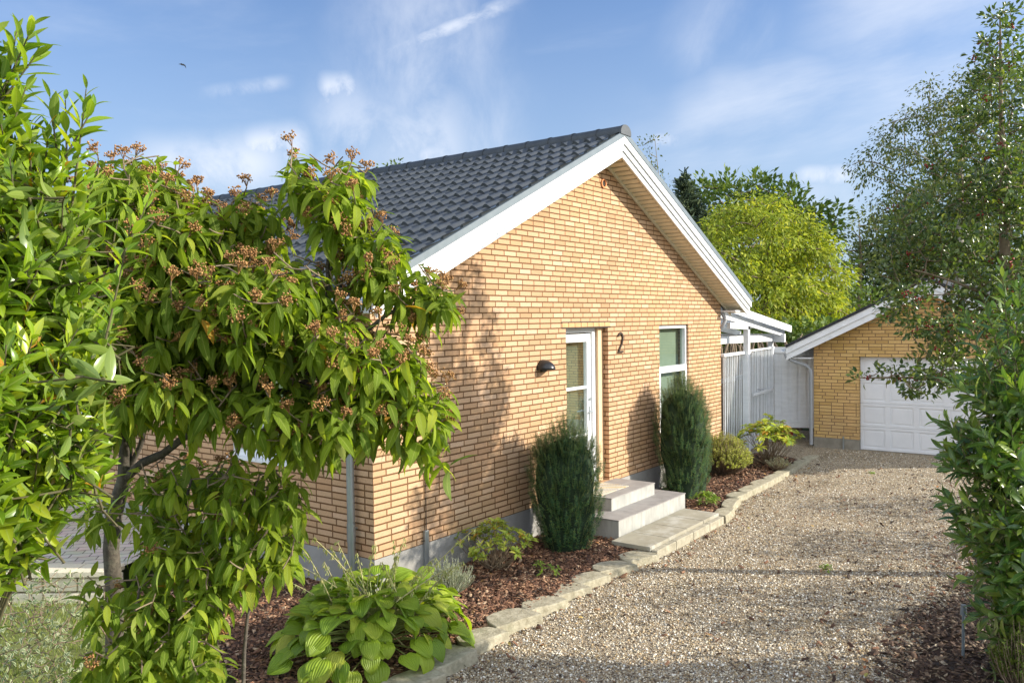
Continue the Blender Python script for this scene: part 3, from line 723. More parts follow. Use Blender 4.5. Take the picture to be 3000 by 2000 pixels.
for r0,r1,y0_,y1_ in ((.066,.066,-.02,.0),(.066,.046,-.02,-.02),(.046,.046,-.02,-.004)):
    bb=len(b.v)
    for k in range(n0):
        a=2*math.pi*k/n0; b.v.append((4.47+r0*math.cos(a),y0_ if r0!=r1 or True else 0,4.66+r0*math.sin(a))); b.v.append((4.47+r1*math.cos(a),y1_,4.66+r1*math.sin(a)))
    for k in range(n0): k2=(k+1)%n0; b.f.append((bb+2*k,bb+2*k2,bb+2*k2+1,bb+2*k+1))
vent=b.build('vent_pipe',M_clay,house)
MB().tube([(4.47,-.002,4.66),(4.47,-.006,4.66)],.044,16).build('vent_hole',M_dark,vent)
b=MB(); b.box(.69,.745,-.035,-.004,.12,.60); b.build('cable_channel',M_zinc,house,bevel=.004)
b=MB(); b.tube([(.733,-.010,.58),(.736,-.010,1.1),(.741,-.010,1.9),(.745,-.010,3.12),(.60,-.010,3.13)],.0045,5); b.tube([(.66,-.01,.50),(.70,-.03,.50)],.006,5); b.build('cable',M_dark,house)
# ------------------------------------------------------------------ steps, mat, slabs, kerb
steps=thing('entrance_steps','two grey tiled concrete steps below the white glazed front door','steps',(4.1,-.4,0))
def tiled(name,x0,x1,y0,y1,z0,z1,nx,ny,parent):
    r=MB(); r.box(x0,x1,y0,y1,z0,z1-.013); o=r.build(name,M_riser,parent,bevel=.004)
    b=MB(); g=.004
    for i in range(nx):
        for j in range(ny):
            xa,xb=x0+(x1-x0)*i/nx,x0+(x1-x0)*(i+1)/nx; ya,yb=y0+(y1-y0)*j/ny,y0+(y1-y0)*(j+1)/ny
            b.box(xa+(g/2 if i else -.006),xb-(g/2 if i<nx-1 else -.006),ya+(g/2 if j else -.006),yb-g/2,z1-.012,z1)
    b.build('step_tiles',M_steps,o,bevel=.002); return o
tiled('upper_step',3.53,4.73,-.62,-.004,.05,.49,3,2,steps)
tiled('lower_step',3.16,5.05,-.93,-.62,.0,.325,4,1,steps)
MB().box(3.16,3.53,-.619,-.005,0,.312).build('lower_step_return',M_riser,steps,bevel=.003); MB().box(4.732,5.05,-.619,-.005,0,.312).build('lower_step_return',M_riser,steps,bevel=.003)
MB().box(3.154,3.529,-.619,-.005,.313,.325).build('step_tiles',M_steps,steps); MB().box(4.734,5.056,-.619,-.005,.313,.325).build('step_tiles',M_steps,steps)
def matmat():
    m,t,b=newmat('woven_mat'); v=objco(t); s=t.add('ShaderNodeSeparateXYZ'); t.l.new(v,s.inputs[0])
    u=t.math('ADD',s.outputs[0],t.math('MULTIPLY',s.outputs[1],.9)); k=t.math('FLOOR',t.math('MULTIPLY',u,26.))
    wn=t.add('ShaderNodeTexWhiteNoise',noise_dimensions='1D'); t.l.new(k,wn.inputs['W'])
    st=t.ramp(wn.outputs[0],[(0,(.66,.60,.46)),(.35,(.62,.38,.10)),(.5,(.68,.63,.52)),(.75,(.30,.32,.40)),(.85,(.70,.64,.5))],'CONSTANT')
    w=t.math('GREATER_THAN',t.math('SINE',t.math('MULTIPLY',t.math('SUBTRACT',s.outputs[0],s.outputs[1]),210.)),-.2)
    t.l.new(t.mix(w,c4((.30,.23,.15)),st),b.inputs['Base Color']); b.inputs['Roughness'].default_value=.95
    t.l.new(t.bump(w,.004),b.inputs['Normal']); return m
o=MB().box(3.58,4.30,-.45,-.03,.492,.504).build('doormat',matmat(),bevel=.003); tag(o,'woven beige and orange doormat on the upper step','doormat')
slabs=[('paving slab nearest the camera at the foot of the steps',2.93,3.42),('second paving slab from the camera, along the lower step',3.43,3.93),('third paving slab from the camera, along the lower step',3.94,4.43),('farthest paving slab along the lower step, next to the small green plant',4.44,4.94)]
for i,(lb,xa,xb) in enumerate(slabs):
    b=MB(); b.hexa([(xa,-1.47,.085),(xb,-1.47,.085),(xb,-.96,.085),(xa,-.96,.085),(xa,-1.47+.01*rnd.random(),.135+.004*rnd.random()),(xb,-1.47,.135),(xb,-.96,.137),(xa,-.96,.135)])
    o=b.build('paving_slab',M_slab,bevel=.005); tag(o,lb,'paving slab','paving slabs in front of the steps')
for i,(xa,xb) in enumerate([(2.95,3.45),(3.46,3.95),(3.96,4.45),(4.46,4.92)]):
    b=MB(); b.box(xa,xb,-1.55,-1.475,-.02,.10+.006*rnd.random()); o=b.build('kerb_block',M_kerb2,bevel=.008)
    tag(o,['split kerb block under the nearest paving slab','split kerb block under the second paving slab','split kerb block under the third paving slab','split kerb block under the farthest paving slab'][i],'kerb block','kerb blocks along the paving slabs')
ordn=['first','second','third','fourth','fifth','sixth','seventh','eighth','ninth','tenth','eleventh','twelfth','thirteenth','fourteenth']
def stone(xa,xb,lab,wfac=1.,zt=.09,rot=.24):
    cx_=(xa+xb)/2; L_=(xb-xa)*1.04; dp=rnd.uniform(.24,.31)*wfac; yo=kerb_y(cx_); sl_=(kerb_y(xb)-kerb_y(xa))/(xb-xa)
    loc=[(-.5,0),(-.3,0),(-.1,0),(.1,0),(.3,0),(.5,.0),(.5,.45),(.42,.85),(.2,1.),(-.1,.98),(-.33,.9),(-.46,.55)]
    a_=math.atan(sl_)-rot*rnd.uniform(.6,1.4); pts=[]
    for (u_,v_) in loc:
        lx_=u_*L_+rnd.uniform(-.012,.012); ly_=v_*dp+rnd.uniform(-.010,.010)
        pts.append((cx_+lx_*math.cos(a_)-ly_*math.sin(a_),yo+lx_*math.sin(a_)+ly_*math.cos(a_)))
    b=MB(); tl=rnd.uniform(-.012,.012)
    low=[(x,y-.008,-.03) for x,y in pts]; top=[(x,y+(.008 if k<6 else -.008),zt+tl*(x-xa)/(xb-xa)+rnd.uniform(-.004,.004)) for k,(x,y) in enumerate(pts)]
    N_=len(pts); b.v+=low+top; b.f.append(tuple(range(N_,2*N_)))
    for i in range(N_): j=(i+1)%N_; b.f.append((i,j,N_+j,N_+i))
    o=b.build('kerb_stone',M_kerb,bevel=.010,seg=2); tag(o,lab,'kerb stone','rough kerb stones edging the mulch bed')
xs=[2.92]; 
while xs[-1]>-1.2: xs.append(xs[-1]-rnd.uniform(.43,.52))
for i in range(len(xs)-1): stone(xs[i+1]+.012,xs[i],'%s rough kerb stone from the paving slabs towards the hosta'%ordn[i],1.05,.085+rnd.uniform(-.01,.012))
xs=[4.96]
while xs[-1]<10.4: xs.append(xs[-1]+rnd.uniform(.45,.66))
for i in range(len(xs)-1): stone(xs[i]+.012,xs[i+1],'%s kerb stone from the paving slabs towards the garage'%ordn[i],.85,.09+rnd.uniform(-.012,.012),.06)
# ------------------------------------------------------------------ garage
GX=11.72; GZ=.07
gar=thing('brick_garage','small yellow brick garage with white panelled door at the end of the drive','garage',(GX,-2.9,GZ))
GA=-2.9; GSL=.49; GL=-.73; GR=-5.07; GTOP=3.21; DYL=-1.61; DYR=-4.19; DTOP=1.95
def gz(y): return GTOP-GSL*abs(y-GA)
b=MB()
b.poly((GX,GL,.28),(GX,GL,gz(GL)),(GX,DYL,gz(DYL)),(GX,DYL,.28)); b.poly((GX,GR,.28),(GX,DYR,.28),(GX,DYR,gz(DYR)),(GX,GR,gz(GR)))
b.poly((GX,DYL,DTOP),(GX,DYL,gz(DYL)),(GX,GA,GTOP),(GX,DYR,gz(DYR)),(GX,DYR,DTOP))
b.poly((GX,DYL,.28),(GX,DYL,DTOP),(GX+.2,DYL,DTOP),(GX+.2,DYL,.28)); b.poly((GX,DYR,.28),(GX+.2,DYR,.28),(GX+.2,DYR,DTOP),(GX,DYR,DTOP)); b.poly((GX,DYL,DTOP),(GX,DYR,DTOP),(GX+.2,DYR,DTOP),(GX+.2,DYL,DTOP))
GE=GX+6
b.poly((GX,GL,.28),(GE,GL,.28),(GE,GL,gz(GL)),(GX,GL,gz(GL))); b.poly((GX,GR,.28),(GX,GR,gz(GR)),(GE,GR,gz(GR)),(GE,GR,.28)); b.poly((GE,GL,.28),(GE,GR,.28),(GE,GR,gz(GR)),(GE,GA,GTOP),(GE,GL,gz(GL)))
me=bpy.data.meshes.new('wall'); me.from_pydata(b.v,[],b.f); link('wall',me,M_brick2,gar)
b=MB(); b.box(GX-.004,GX+.2,DYL,GL+.003,-.1,.28); b.box(GX-.004,GX+.2,GR-.003,DYR,-.1,.28); b.box(GX+.2,GE,GL-.1,GL+.003,-.1,.28); b.box(GX+.2,GE,GR-.003,GR+.1,-.1,.28); b.box(GX+.02,GX+.3,DYR+.002,DYL-.002,-.1,.072)
b.build('plinth',plain('garage_plinth',(.20,.18,.14),(.30,.27,.22),5,.9,.004,60,dirt=((.12,.12,.08),4,.5)),gar)
b=MB(); dx=GX+.12
b.box(dx,dx+.04,DYR+.002,DYL-.002,.078,DTOP-.002)
gd=b.build('garage_door',plain('door_steel',(.70,.71,.73),(.76,.77,.79),4,.5,.0006,200),gar)
nsec=4; ncol=5; H=(DTOP-.085)/nsec; Wd=(DYL-DYR)/ncol
b=MB()
for i in range(nsec):
    z0=.08+i*H
    b.box(dx-.014,dx-.001,DYR+.004,DYL-.004,z0+.004,z0+.055); b.box(dx-.014,dx-.001,DYR+.004,DYL-.004,z0+H-.055,z0+H-.004)
    for j in range(ncol+1):
        yc=DYR+j*Wd; ya=max(DYR+.004,yc-.05); yb=min(DYL-.004,yc+.05); b.box(dx-.014,dx-.001,ya,yb,z0+.0552,z0+H-.0552)
    for j in range(ncol):
        ya=DYR+j*Wd+.085; yb=DYR+(j+1)*Wd-.085; b.box(dx-.008,dx-.001,ya,yb,z0+.09,z0+H-.09)
b.build('door_panels',gd.data.materials[0],gd,bevel=.004)
def groof():
    b=MB(); zt=3.45
    for y1 in (GL+.47,GR-.47):
        dz=GSL*abs(y1-GA); b.prism([(GX-.27,GA,zt),(GX-.27,y1,zt-dz),(GX-.27,y1,zt-dz-.12),(GX-.27,GA,zt-.12)],(6.5,0,0))
    b.build('roof',M_felt,gar)
    for y1 in (GL+.47,GR-.47):
        s=1 if y1>GA else -1; b=MB()
        for (t0,t1,off,cut) in ((-.0,.13,.035,0),(.134,.255,.012,.0)):
            ye=y1-s*cut
            b.prism([(GX-.275-off,GA+s*.001,zt-.03-t0),(GX-.275-off,ye,zt-.03-t0-GSL*abs(ye-GA)),(GX-.275-off,ye,zt-.03-t1-GSL*abs(ye-GA)),(GX-.275-off,GA+s*.001,zt-.03-t1)],(.024,0,0))
        b.build('barge_board',M_white,gar)
    b=MB()
    for y1 in (GL+.47,GR-.47):
        dz=GSL*abs(y1-GA); b.prism([(GX-.33,GA,zt+.03),(GX-.33,y1,zt+.03-dz),(GX-.33,y1,zt-.032-dz),(GX-.33,GA,zt-.032)],(.018,0,0)); b.prism([(GX-.312,GA,zt+.03),(GX-.312,y1,zt+.03-dz),(GX-.312,y1,zt+.003-dz),(GX-.312,GA,zt+.003)],(6.5,0,0))
    b.build('roof_edge',M_felt,gar)
    b=MB()
    for y1 in (GL+.45,GR-.45):
        dz=GSL*abs(y1-GA); b.prism([(GX-.25,GA,zt-.125),(GX-.25,y1,zt-.125-dz),(GX-.25,y1,zt-.145-dz),(GX-.25,GA,zt-.145)],(.248,0,0))
    for s,yy_ in ((1,GL),(-1,GR)): b.box(GX-.20,GE,min(yy_,yy_+s*.40),max(yy_,yy_+s*.40),1.90,1.925)
    b.build('soffit',M_white,gar)
groof()
ge=3.45-GSL*abs(GL+.47-GA)
gutter('gutter',(GX-.30,GL+.53,ge-.06),(GE,GL+.53,ge-.06),.055,M_white,gar)
b=MB(); b.tube([(GX-.26,GL+.50,ge-.14),(GX-.26,GL+.48,ge-.22),(GX-.20,GL+.38,ge-.30),(GX-.07,GL+.12,ge-.40),(GX-.05,GL+.04,ge-.50),(GX-.05,GL+.04,.12)],.036,12); b.build('downpipe',M_grey,gar,smooth=True)
b=MB(); b.box(GX-.03,GX-.006,GL-.60,GL-.575,.06,.33); b.build('conduit',M_zinc,gar)
# ------------------------------------------------------------------ fence and gate
FX0,FX1=WX+.01,10.78
Q=hit(1772,806,1,.24); QX,QY=Q[0],Q[1]   # gate post
fence=thing('slatted_fence','white upright slat fence between the house corner and the tall fence post','fence',(9.3,-.05,0))
def slats(x0,x1,y0,y1,z0,z1,pitch,w,parent,name='slats',lean=True):
    n=int(math.hypot(x1-x0,y1-y0)/pitch); b=MB(); d=nz(np.array([x1-x0,y1-y0,0])); nn=np.array([-d[1],d[0],0])
    for i in range(n+1):
        q=(i+.5)/(n+1); c=np.array([x0+(x1-x0)*q,y0+(y1-y0)*q,0]); a=(.35 if lean else 0)+rnd.uniform(-.08,.08)
        e=(d*math.cos(a)+nn*math.sin(a))*w/2; e2=(-d*math.sin(a)+nn*math.cos(a))*.009; zt=z1+rnd.uniform(-.01,.01)
        k=[c-e-e2,c+e-e2,c+e+e2,c-e+e2]; zb=np.array([0,0,z0]); zz=np.array([0,0,zt]); b.hexa([q_+zb for q_ in k]+[q_+zz for q_ in k])
    return b.build(name,M_white,parent)
GM=FX0+(QX-FX0)*.50; fy_=lambda x:-.02+(x-FX0)/(QX-FX0)*(QY+.02)
slats(FX0,GM-.03,fy_(FX0),fy_(GM),.14,2.05,.112,.100,fence)
for a_,c_,w_,h_ in [((FX0,fy_(FX0)+o_,z_),(GM,fy_(GM)+o_,z_),w_,h_) for o_,z_,w_,h_ in ((0,2.08,.09,.05),(.07,.35,.05,.08),(.07,1.6,.05,.08))]: MB().beam(a_,c_,w_,h_).build('rail',M_white,fence,bevel=.003)
gate=thing('slatted_gate','white slatted garden gate with mid rail and latch beside the tall fence post','gate',(10.2,-.1,0))
slats(GM+.05,QX-.09,fy_(GM),fy_(QX),.14,2.07,.112,.100,gate)
for a_,c_,w_,h_ in [((GM+.03,fy_(GM)+o_,z_),(QX-.08,fy_(QX)+o_,z_),w_,h_) for o_,z_,w_,h_ in ((.0,2.10,.05,.035),(-.07,1.22,.02,.05),(.06,.45,.05,.07))]: MB().beam(a_,c_,w_,h_).build('rail',M_white,gate,bevel=.003)
b=MB(); hx=GM+.45; b.tube([(hx,fy_(hx)-.04,1.30),(hx,fy_(hx)-.10,1.30),(hx+.14,fy_(hx)-.11,1.30)],.012,8); b.build('handle',M_grey,gate,smooth=True)
bf=thing('board_fence','white board on board fence panel between the gate post and the garage','fence',(11.8,-.2,0))
pA,pB=np.array([QX+.05,QY,0]),np.array([12.45,GL+.02,0])
d_=nz(pB-pA); n_=np.array([-d_[1],d_[0],0]); Lf=np.linalg.norm(pB-pA); b=MB(); k=0; s=0
while s<Lf-.05:
    w=.125 if k%2==0 else .10; off=-.02 if k%2==0 else .0; c0=pA+d_*s; c1_=pA+d_*min(s+w,Lf)
    b.beam(c0+n_*off+np.array([0,0,1.22]),c1_+n_*off+np.array([0,0,1.22]),.018,1.62); s+=w-.018; k+=1
b.build('boards',M_white,bf,bevel=.002)
for zz,hh_ in ((2.05,.13),(.44,.12)): MB().beam(pA+n_*-.045+np.array([0,0,zz]),pB+n_*-.045+np.array([0,0,zz]),.025,hh_).build('rail',M_white,bf,bevel=.003)
MB().box(QX-.07,QX+.04,QY-.06,QY+.05,.05,2.13).build('post',M_white,bf,bevel=.005)
o=MB().box(12.0,12.35,-.1,.3,.10,.28).build('plastic_crate',plain('red_plastic',(.6,.05,.03),(.68,.07,.04),5,.5),bevel=.01); tag(o,'red plastic tray on the ground seen under the board fence','tray')
# lean-to roof
pg=thing('lean_to_roof','white timber lean-to with corrugated plastic roof behind the house and fence','lean-to',(10.8,2.2,0))
x0_,z0_,x1_,z1_=WX+.02,2.98,12.75,2.49; sl2=(z0_-z1_)/(x1_-x0_)
def corr(name,mat):
    ys=np.linspace(.12,5.2,340); prof=.016*np.sin((ys)*2*math.pi/.076); xs_=np.linspace(x0_,x1_,12); X,Y=np.meshgrid(xs_,ys,indexing='ij'); Z=z0_+.03-(X-x0_)*sl2+prof[None]; V=np.stack([X,Y,Z],-1).reshape(-1,3); w=len(ys)
    i,j=np.meshgrid(np.arange(11),np.arange(w-1),indexing='ij'); a=(i*w+j).ravel(); return link(name,mesh_np(name,V,np.stack([a,a+w,a+w+1,a+1],-1),None,True),mat,pg)
mp_,t_,b_=newmat('corrugated_plastic'); b_.inputs['Base Color'].default_value=(.72,.74,.74,1); b_.inputs['Roughness'].default_value=.4
tb=t_.add('ShaderNodeBsdfTranslucent'); tb.inputs[0].default_value=(.75,.78,.78,1); mx=t_.add('ShaderNodeMixShader'); mx.inputs[0].default_value=.5; t_.l.new(b_.outputs[0],mx.inputs[1]); t_.l.new(tb.outputs[0],mx.inputs[2]); t_.l.new(mx.outputs[0],t_.n['Material Output'].inputs[0])
corr('corrugated_sheet',mp_)
b=MB(); b.beam((9.0,.08,z0_-.0),(x1_+.05,.08,z1_-.0),.03,.15); b.build('barge_board',M_white,pg,bevel=.003)
b=MB()
for yv in (.2,1.2,2.2,3.2,4.2): b.beam((x0_,yv,z0_-.10),(x1_-.1,yv,z1_-.10+.0),.06,.13)
for xv in (9.3,10.0,10.7,11.4,12.1): zz=z0_-(xv-x0_)*sl2-.02; b.beam((xv,.14,zz),(xv,5.1,zz),.05,.05)
b.build('rafters',M_white,pg)
for a_,c_,w_,h_ in (((12.45,.1,2.30),(12.45,5.2,2.30),.09,.18),((WX,.35,2.34),(12.6,.35,2.30),.06,.14),((9.0,.0,2.62),(10.0,.0,2.58),.06,.11)): MB().beam(a_,c_,w_,h_).build('beam',M_white,pg)
for (px_,py_,zt_) in ((9.95,0.02,2.6),(12.45,.42,2.22),(12.45,2.6,2.22),(12.45,5.,2.22)): MB().box(px_-.05,px_+.05,py_-.05,py_+.05,.02,zt_).build('post',M_white,pg,bevel=.004)
# ------------------------------------------------------------------ patio and retaining wall (left)
A=P(-60,1345,8.15); B_=P(262,1350,8.15); A[2]=B_[2]=0
dw=nz(B_-A); nw_=np.array([-dw[1],dw[0],0]); nw_=nw_ if nw_.dot(B_-CAM)>0 else -nw_
b=MB(); b.poly(*[tuple(q) for q in (A+nw_*.1+[0,0,.335],B_+nw_*.1+[0,0,.335],np.array([-.01,B_[1]+.6,.335]),np.array([-.01,12,.335]),np.array([-6,13,.335]))])
def pavermat():
    m,t,b=newmat('patio_pavers'); v=objco(t); mp=t.add('ShaderNodeMapping'); mp.inputs['Rotation'].default_value=(0,0,.7); t.l.new(v,mp.inputs[0])
    bt=t.add('ShaderNodeTexBrick'); t.l.new(mp.outputs[0],bt.inputs['Vector']); bt.inputs['Scale'].default_value=1; bt.inputs['Brick Width'].default_value=.2; bt.inputs['Row Height'].default_value=.14; bt.inputs['Mortar Size'].default_value=.006
    bt.inputs['Color1'].default_value=(.46,.41,.33,1); bt.inputs['Color2'].default_value=(.55,.49,.40,1); bt.inputs['Mortar'].default_value=(.14,.12,.1,1)  # warm tone put in for sun that doesn't reach the patio
    t.l.new(t.mix(.3,bt.outputs[0],t.noise(v,5,4).outputs[1],'OVERLAY'),b.inputs['Base Color']); b.inputs['Roughness'].default_value=.9; t.l.new(t.bump(bt.outputs[1],-.004),b.inputs['Normal']); return m
o=b.build('patio',pavermat()); o['kind']='structure'
rw=thing('retaining_wall','low pale stone retaining wall below the patio behind the big shrub','wall',tuple((A+B_)/2))
b=MB(); Lw=np.linalg.norm(B_-A); zrow=[0,.15,.29]
for r_ in range(2):
    s=-.1*r_
    while s<Lw:
        w=rnd.uniform(.22,.42); c0=A+dw*max(0,s+.006)+nw_*rnd.uniform(0,.012); c1_=A+dw*min(Lw,s+w)+nw_*rnd.uniform(0,.012)
        if np.linalg.norm(c1_-c0)>.05: b.beam(c0+nw_*.1+[0,0,zrow[r_]+.07-.02],c1_+nw_*.1+[0,0,zrow[r_]+.07-.02],.2,.132)
        s+=w+.006
b.build('stones',M_rwall,rw,bevel=.012)
b=MB(); s=0
while s<Lw-.1: w=.5; b.beam(A+dw*s+nw_*.1+[0,0,.315],A+dw*min(Lw,s+w-.006)+nw_*.1+[0,0,.315],.28,.06); s+=w
b.build('coping',M_rwall,rw,bevel=.008)
# ------------------------------------------------------------------ plants
M_vib=leafmat('viburnum_leaf',(.130,.210,.022),(.290,.390,.035),(.44,.48,.055),trans=.42,rough=.60,spec=.2,rib=(.38,.46,.10),ribs=9,tr=(1.5,1.55,.5),wilt=.006)
M_lau=leafmat('laurel_leaf',(.110,.220,.014),(.250,.370,.022),(.42,.48,.04),trans=.42,rough=.28,spec=.6,rib=(.34,.42,.10),tr=(1.6,1.5,.4),wilt=.008)
M_lau2=leafmat('dark_laurel_leaf',(.045,.110,.022),(.110,.190,.028),(.26,.33,.05),trans=.28,rough=.30,spec=.6,rib=(.20,.28,.07))
M_holly=leafmat('holly_leaf',(.030,.065,.015),(.095,.145,.026),(.28,.32,.06),trans=.3,rough=.28,spec=.6)
M_fl=islandmat('seed_heads',[(0,(.20,.09,.03)),(.6,(.38,.19,.065)),(1,(.50,.29,.11))],.85)
T_vib=[leaf_tpl(7,.30,oval(.8,.85),.10,d_,wave=w_,nw=4) for d_,w_ in ((.5,.008),(.9,.010),(1.3,.006))]
T_lau=[leaf_tpl(5,.29,oval(.95,.8),.16,d_) for d_ in (.2,.5,.8)]
def perp_up(dr,pref):
    n=pref-dr*np.sum(pref*dr,axis=1,keepdims=True); return n/(np.linalg.norm(n,axis=1,keepdims=True)+1e-9)
UPV=np.array([0,0,1.])
def viburnum():
    root=thing('leatherleaf_viburnum','large shrub with hanging wrinkled leaves and brown seed heads before the house corner','shrub',tuple(P(400,1600,5.1)*[1,1,0]))
    bl=[(330,455,4.7,125,115,.45),(480,560,4.7,150,115,.6),(590,520,4.8,75,95,.35),(700,410,4.6,60,80,.22),(790,470,4.6,90,115,.3),(865,580,4.6,85,80,.3),(960,660,4.6,85,60,.25),(1030,680,4.5,35,45,.1),
        (380,720,4.6,200,150,.6),(620,700,4.5,190,125,.55),(800,800,4.4,130,90,.4),(880,850,4.5,120,90,.35),(960,930,4.5,85,85,.25),(1000,1010,4.5,50,50,.15),(700,930,4.5,210,95,.45),(450,880,4.5,200,90,.5),
        (250,800,4.8,120,200,.4),(250,560,4.9,100,160,.4),
        (560,1130,4.6,95,110,.3),(630,1200,4.6,70,90,.2),(420,1090,4.8,120,60,.35),(350,1190,4.7,60,100,.25),(450,1250,4.6,120,90,.3),(560,1270,4.5,70,80,.2),(250,1150,4.9,60,60,.2),(230,1350,4.6,40,80,.2),(320,1370,4.5,110,80,.3),(420,1400,4.5,120,80,.3),(350,1490,4.4,150,80,.3),(480,1500,4.4,75,70,.25),(250,1520,4.4,80,60,.2),(500,1350,4.5,60,60,.2),(660,1130,4.5,50,60,.2),(640,1280,4.5,45,50,.15)]
    pts,nr=blob_pts(bl,1100,shell=.25); pts,nr=thin(pts,nr,.080)
    # drop the tips that fall in the open window below the crown
    sc=[]
    for p in pts:
        c=RW@(p-CAM); sc.append((c[0]/c[2]*2400/PX+1500/PX,c[1]/c[2]*2400/PX+1000/PX))
    sc=np.array(sc); u_=rng.random(len(sc))
    dropm=((sc[:,0]>310)&(sc[:,0]<640)&(sc[:,1]>935)&(sc[:,1]<1060)&(u_<.68))|((sc[:,0]>228)&(sc[:,0]<300)&(sc[:,1]>930)&(sc[:,1]<1330)&(u_<.8))|((sc[:,0]>520)&(sc[:,1]>1330)&(u_<.8))
    pts,nr,sc=pts[~dropm],nr[~dropm],sc[~dropm]
    base=P(262,1600,5.3); base[2]=.02
    T0=P(262,1352,5.25);T1=P(262,1180,5.2);T2=P(290,1010,5.05);T3=P(295,900,4.95)
    main=[([base,T0,P(255,1260,5.2),T1,P(285,1100,5.1),T2],[.062,.055,.05,.052,.042,.038])]
    def br(a,b_,c,r0,r1,n=9): q=bez(a,b_,c,n); q[1:-1]+=rng.normal(size=(n-2,3))*.012; main.append((q,np.linspace(r0,r1,n)))
    br(T2,P(295,850,4.9),P(330,560,4.7),.034,.008); br(T2,P(420,900,4.8),P(620,700,4.6),.026,.007); br(T2,P(250,900,5.),P(240,650,4.9),.028,.008)
    br(P(285,1100,5.1),P(450,960,4.8),P(760,850,4.5),.03,.010); br(P(700,870,4.55),P(780,700,4.6),P(750,420,4.6),.022,.006); br(P(640,900,4.6),P(850,850,4.5),P(1000,960,4.5),.018,.005)
    br(P(750,850,4.5),P(880,700,4.6),P(1010,660,4.55),.016,.005); br(P(755,620,4.6),P(830,560,4.6),P(880,480,4.6),.012,.004); br(T1,P(330,1000,5.),P(480,560,4.7),.022,.006)
    b2=P(470,1640,4.6);b2[2]=.02; br(b2,P(490,1400,4.6),P(560,1150,4.6),.022,.006); b3=P(385,1640,4.7);b3[2]=.02; br(b3,P(410,1350,4.7),P(440,1100,4.7),.024,.007); br(P(410,1350,4.7),P(350,1280,4.6),P(330,1180,4.7),.01,.004)
    b4=P(300,1640,4.6);b4[2]=.02; br(b4,P(310,1500,4.5),P(320,1350,4.5),.018,.006); b5=P(540,1640,4.6);b5[2]=.02; br(b5,P(545,1420,4.6),P(610,1250,4.6),.016,.005)
    tubes_obj('trunk',main,M_bark,root,8)
    skel=np.concatenate([q[0] if isinstance(q[0],np.ndarray) else np.array(q[0]) for q in main])
    skel=skel[skel[:,2]>.3]
    tubes_obj('twigs',grow(skel,pts,.0035,.011,.05,.06),M_twig,root,5)
    td=nr*.55+UPV*.75+rng.normal(size=nr.shape)*.25; td/=np.linalg.norm(td,axis=1,keepdims=True)
    parts=[]; fpos=[]
    P_=[];D_=[];N_=[];S_=[]
    for p,d0,s2 in zip(pts,td,sc):
        k=rng.integers(6,10); low=s2[1]>1000
        if low: k=rng.integers(5,8)
        a0=rng.random()*6.28; x=nz(np.cross(d0,[.3,.2,1])); y=np.cross(d0,x)
        big=.135+.045*rng.random()
        for i in range(k):
            a=a0+i*2.4; rad=math.cos(a)*x+math.sin(a)*y; age=i/k
            pos=p-d0*(.02+.10*age)
            dn=rng.uniform(.10,1.05)*(.4+.75*age); d1=rad*(.8)+UPV*(-dn)+d0*.25*(1-age)
            P_.append(pos+rad*.008);D_.append(d1);N_.append(rad*.6+UPV*.9);S_.append(big*(.55+.5*min(1,age*1.6+.2)))
        if s2[1]<1000 and rng.random()<.45 or rng.random()<.07: fpos.append((p,d0))
    P_=np.array(P_);D_=np.array(D_);D_/=np.linalg.norm(D_,axis=1,keepdims=True);N_=np.array(N_);S_=np.array(S_)
    N_=perp_up(D_,N_+rng.normal(size=N_.shape)*.25); g=rng.integers(0,3,len(P_))
    for k in range(3): s=g==k; parts.append(place(T_vib[k],P_[s],D_[s],N_[s],S_[s]))
    leaves_obj('foliage',parts,M_vib,root)
    # flat topped brown seed heads
    cp=[];cs=[];st=[]
    for p,d0 in fpos:
        R=rng.uniform(.032,.055); top=p+d0*.055; x=nz(np.cross(d0,[.3,.2,1]));y=np.cross(d0,x)
        nray=9
        for r_ in range(nray):
            a=r_*6.283/nray+rng.random()*.5; q=top+(math.cos(a)*x+math.sin(a)*y)*R*.62*rng.uniform(.6,1.1)+d0*rng.uniform(-.008,.008); st.append((np.array([p,(p+q)/2+d0*.008,q]),[.0016,.0014,.0012]))
            m_=6; o_=rng.normal(size=(m_,3))*R*.20; 
            for w in o_: cp.append(q+w); cs.append(rng.uniform(.005,.008))
    n_=len(cp); v,f,u=place(CUBE,cp,rdir(n_),rdir(n_),cs); tubev,tubef=tubes_np(st,3)
    V=np.concatenate([v,tubev]);F=np.concatenate([f,tubef+len(v)])
    link('seed_heads',mesh_np('seed_heads',V,F,None,False),M_fl,root)
viburnum()
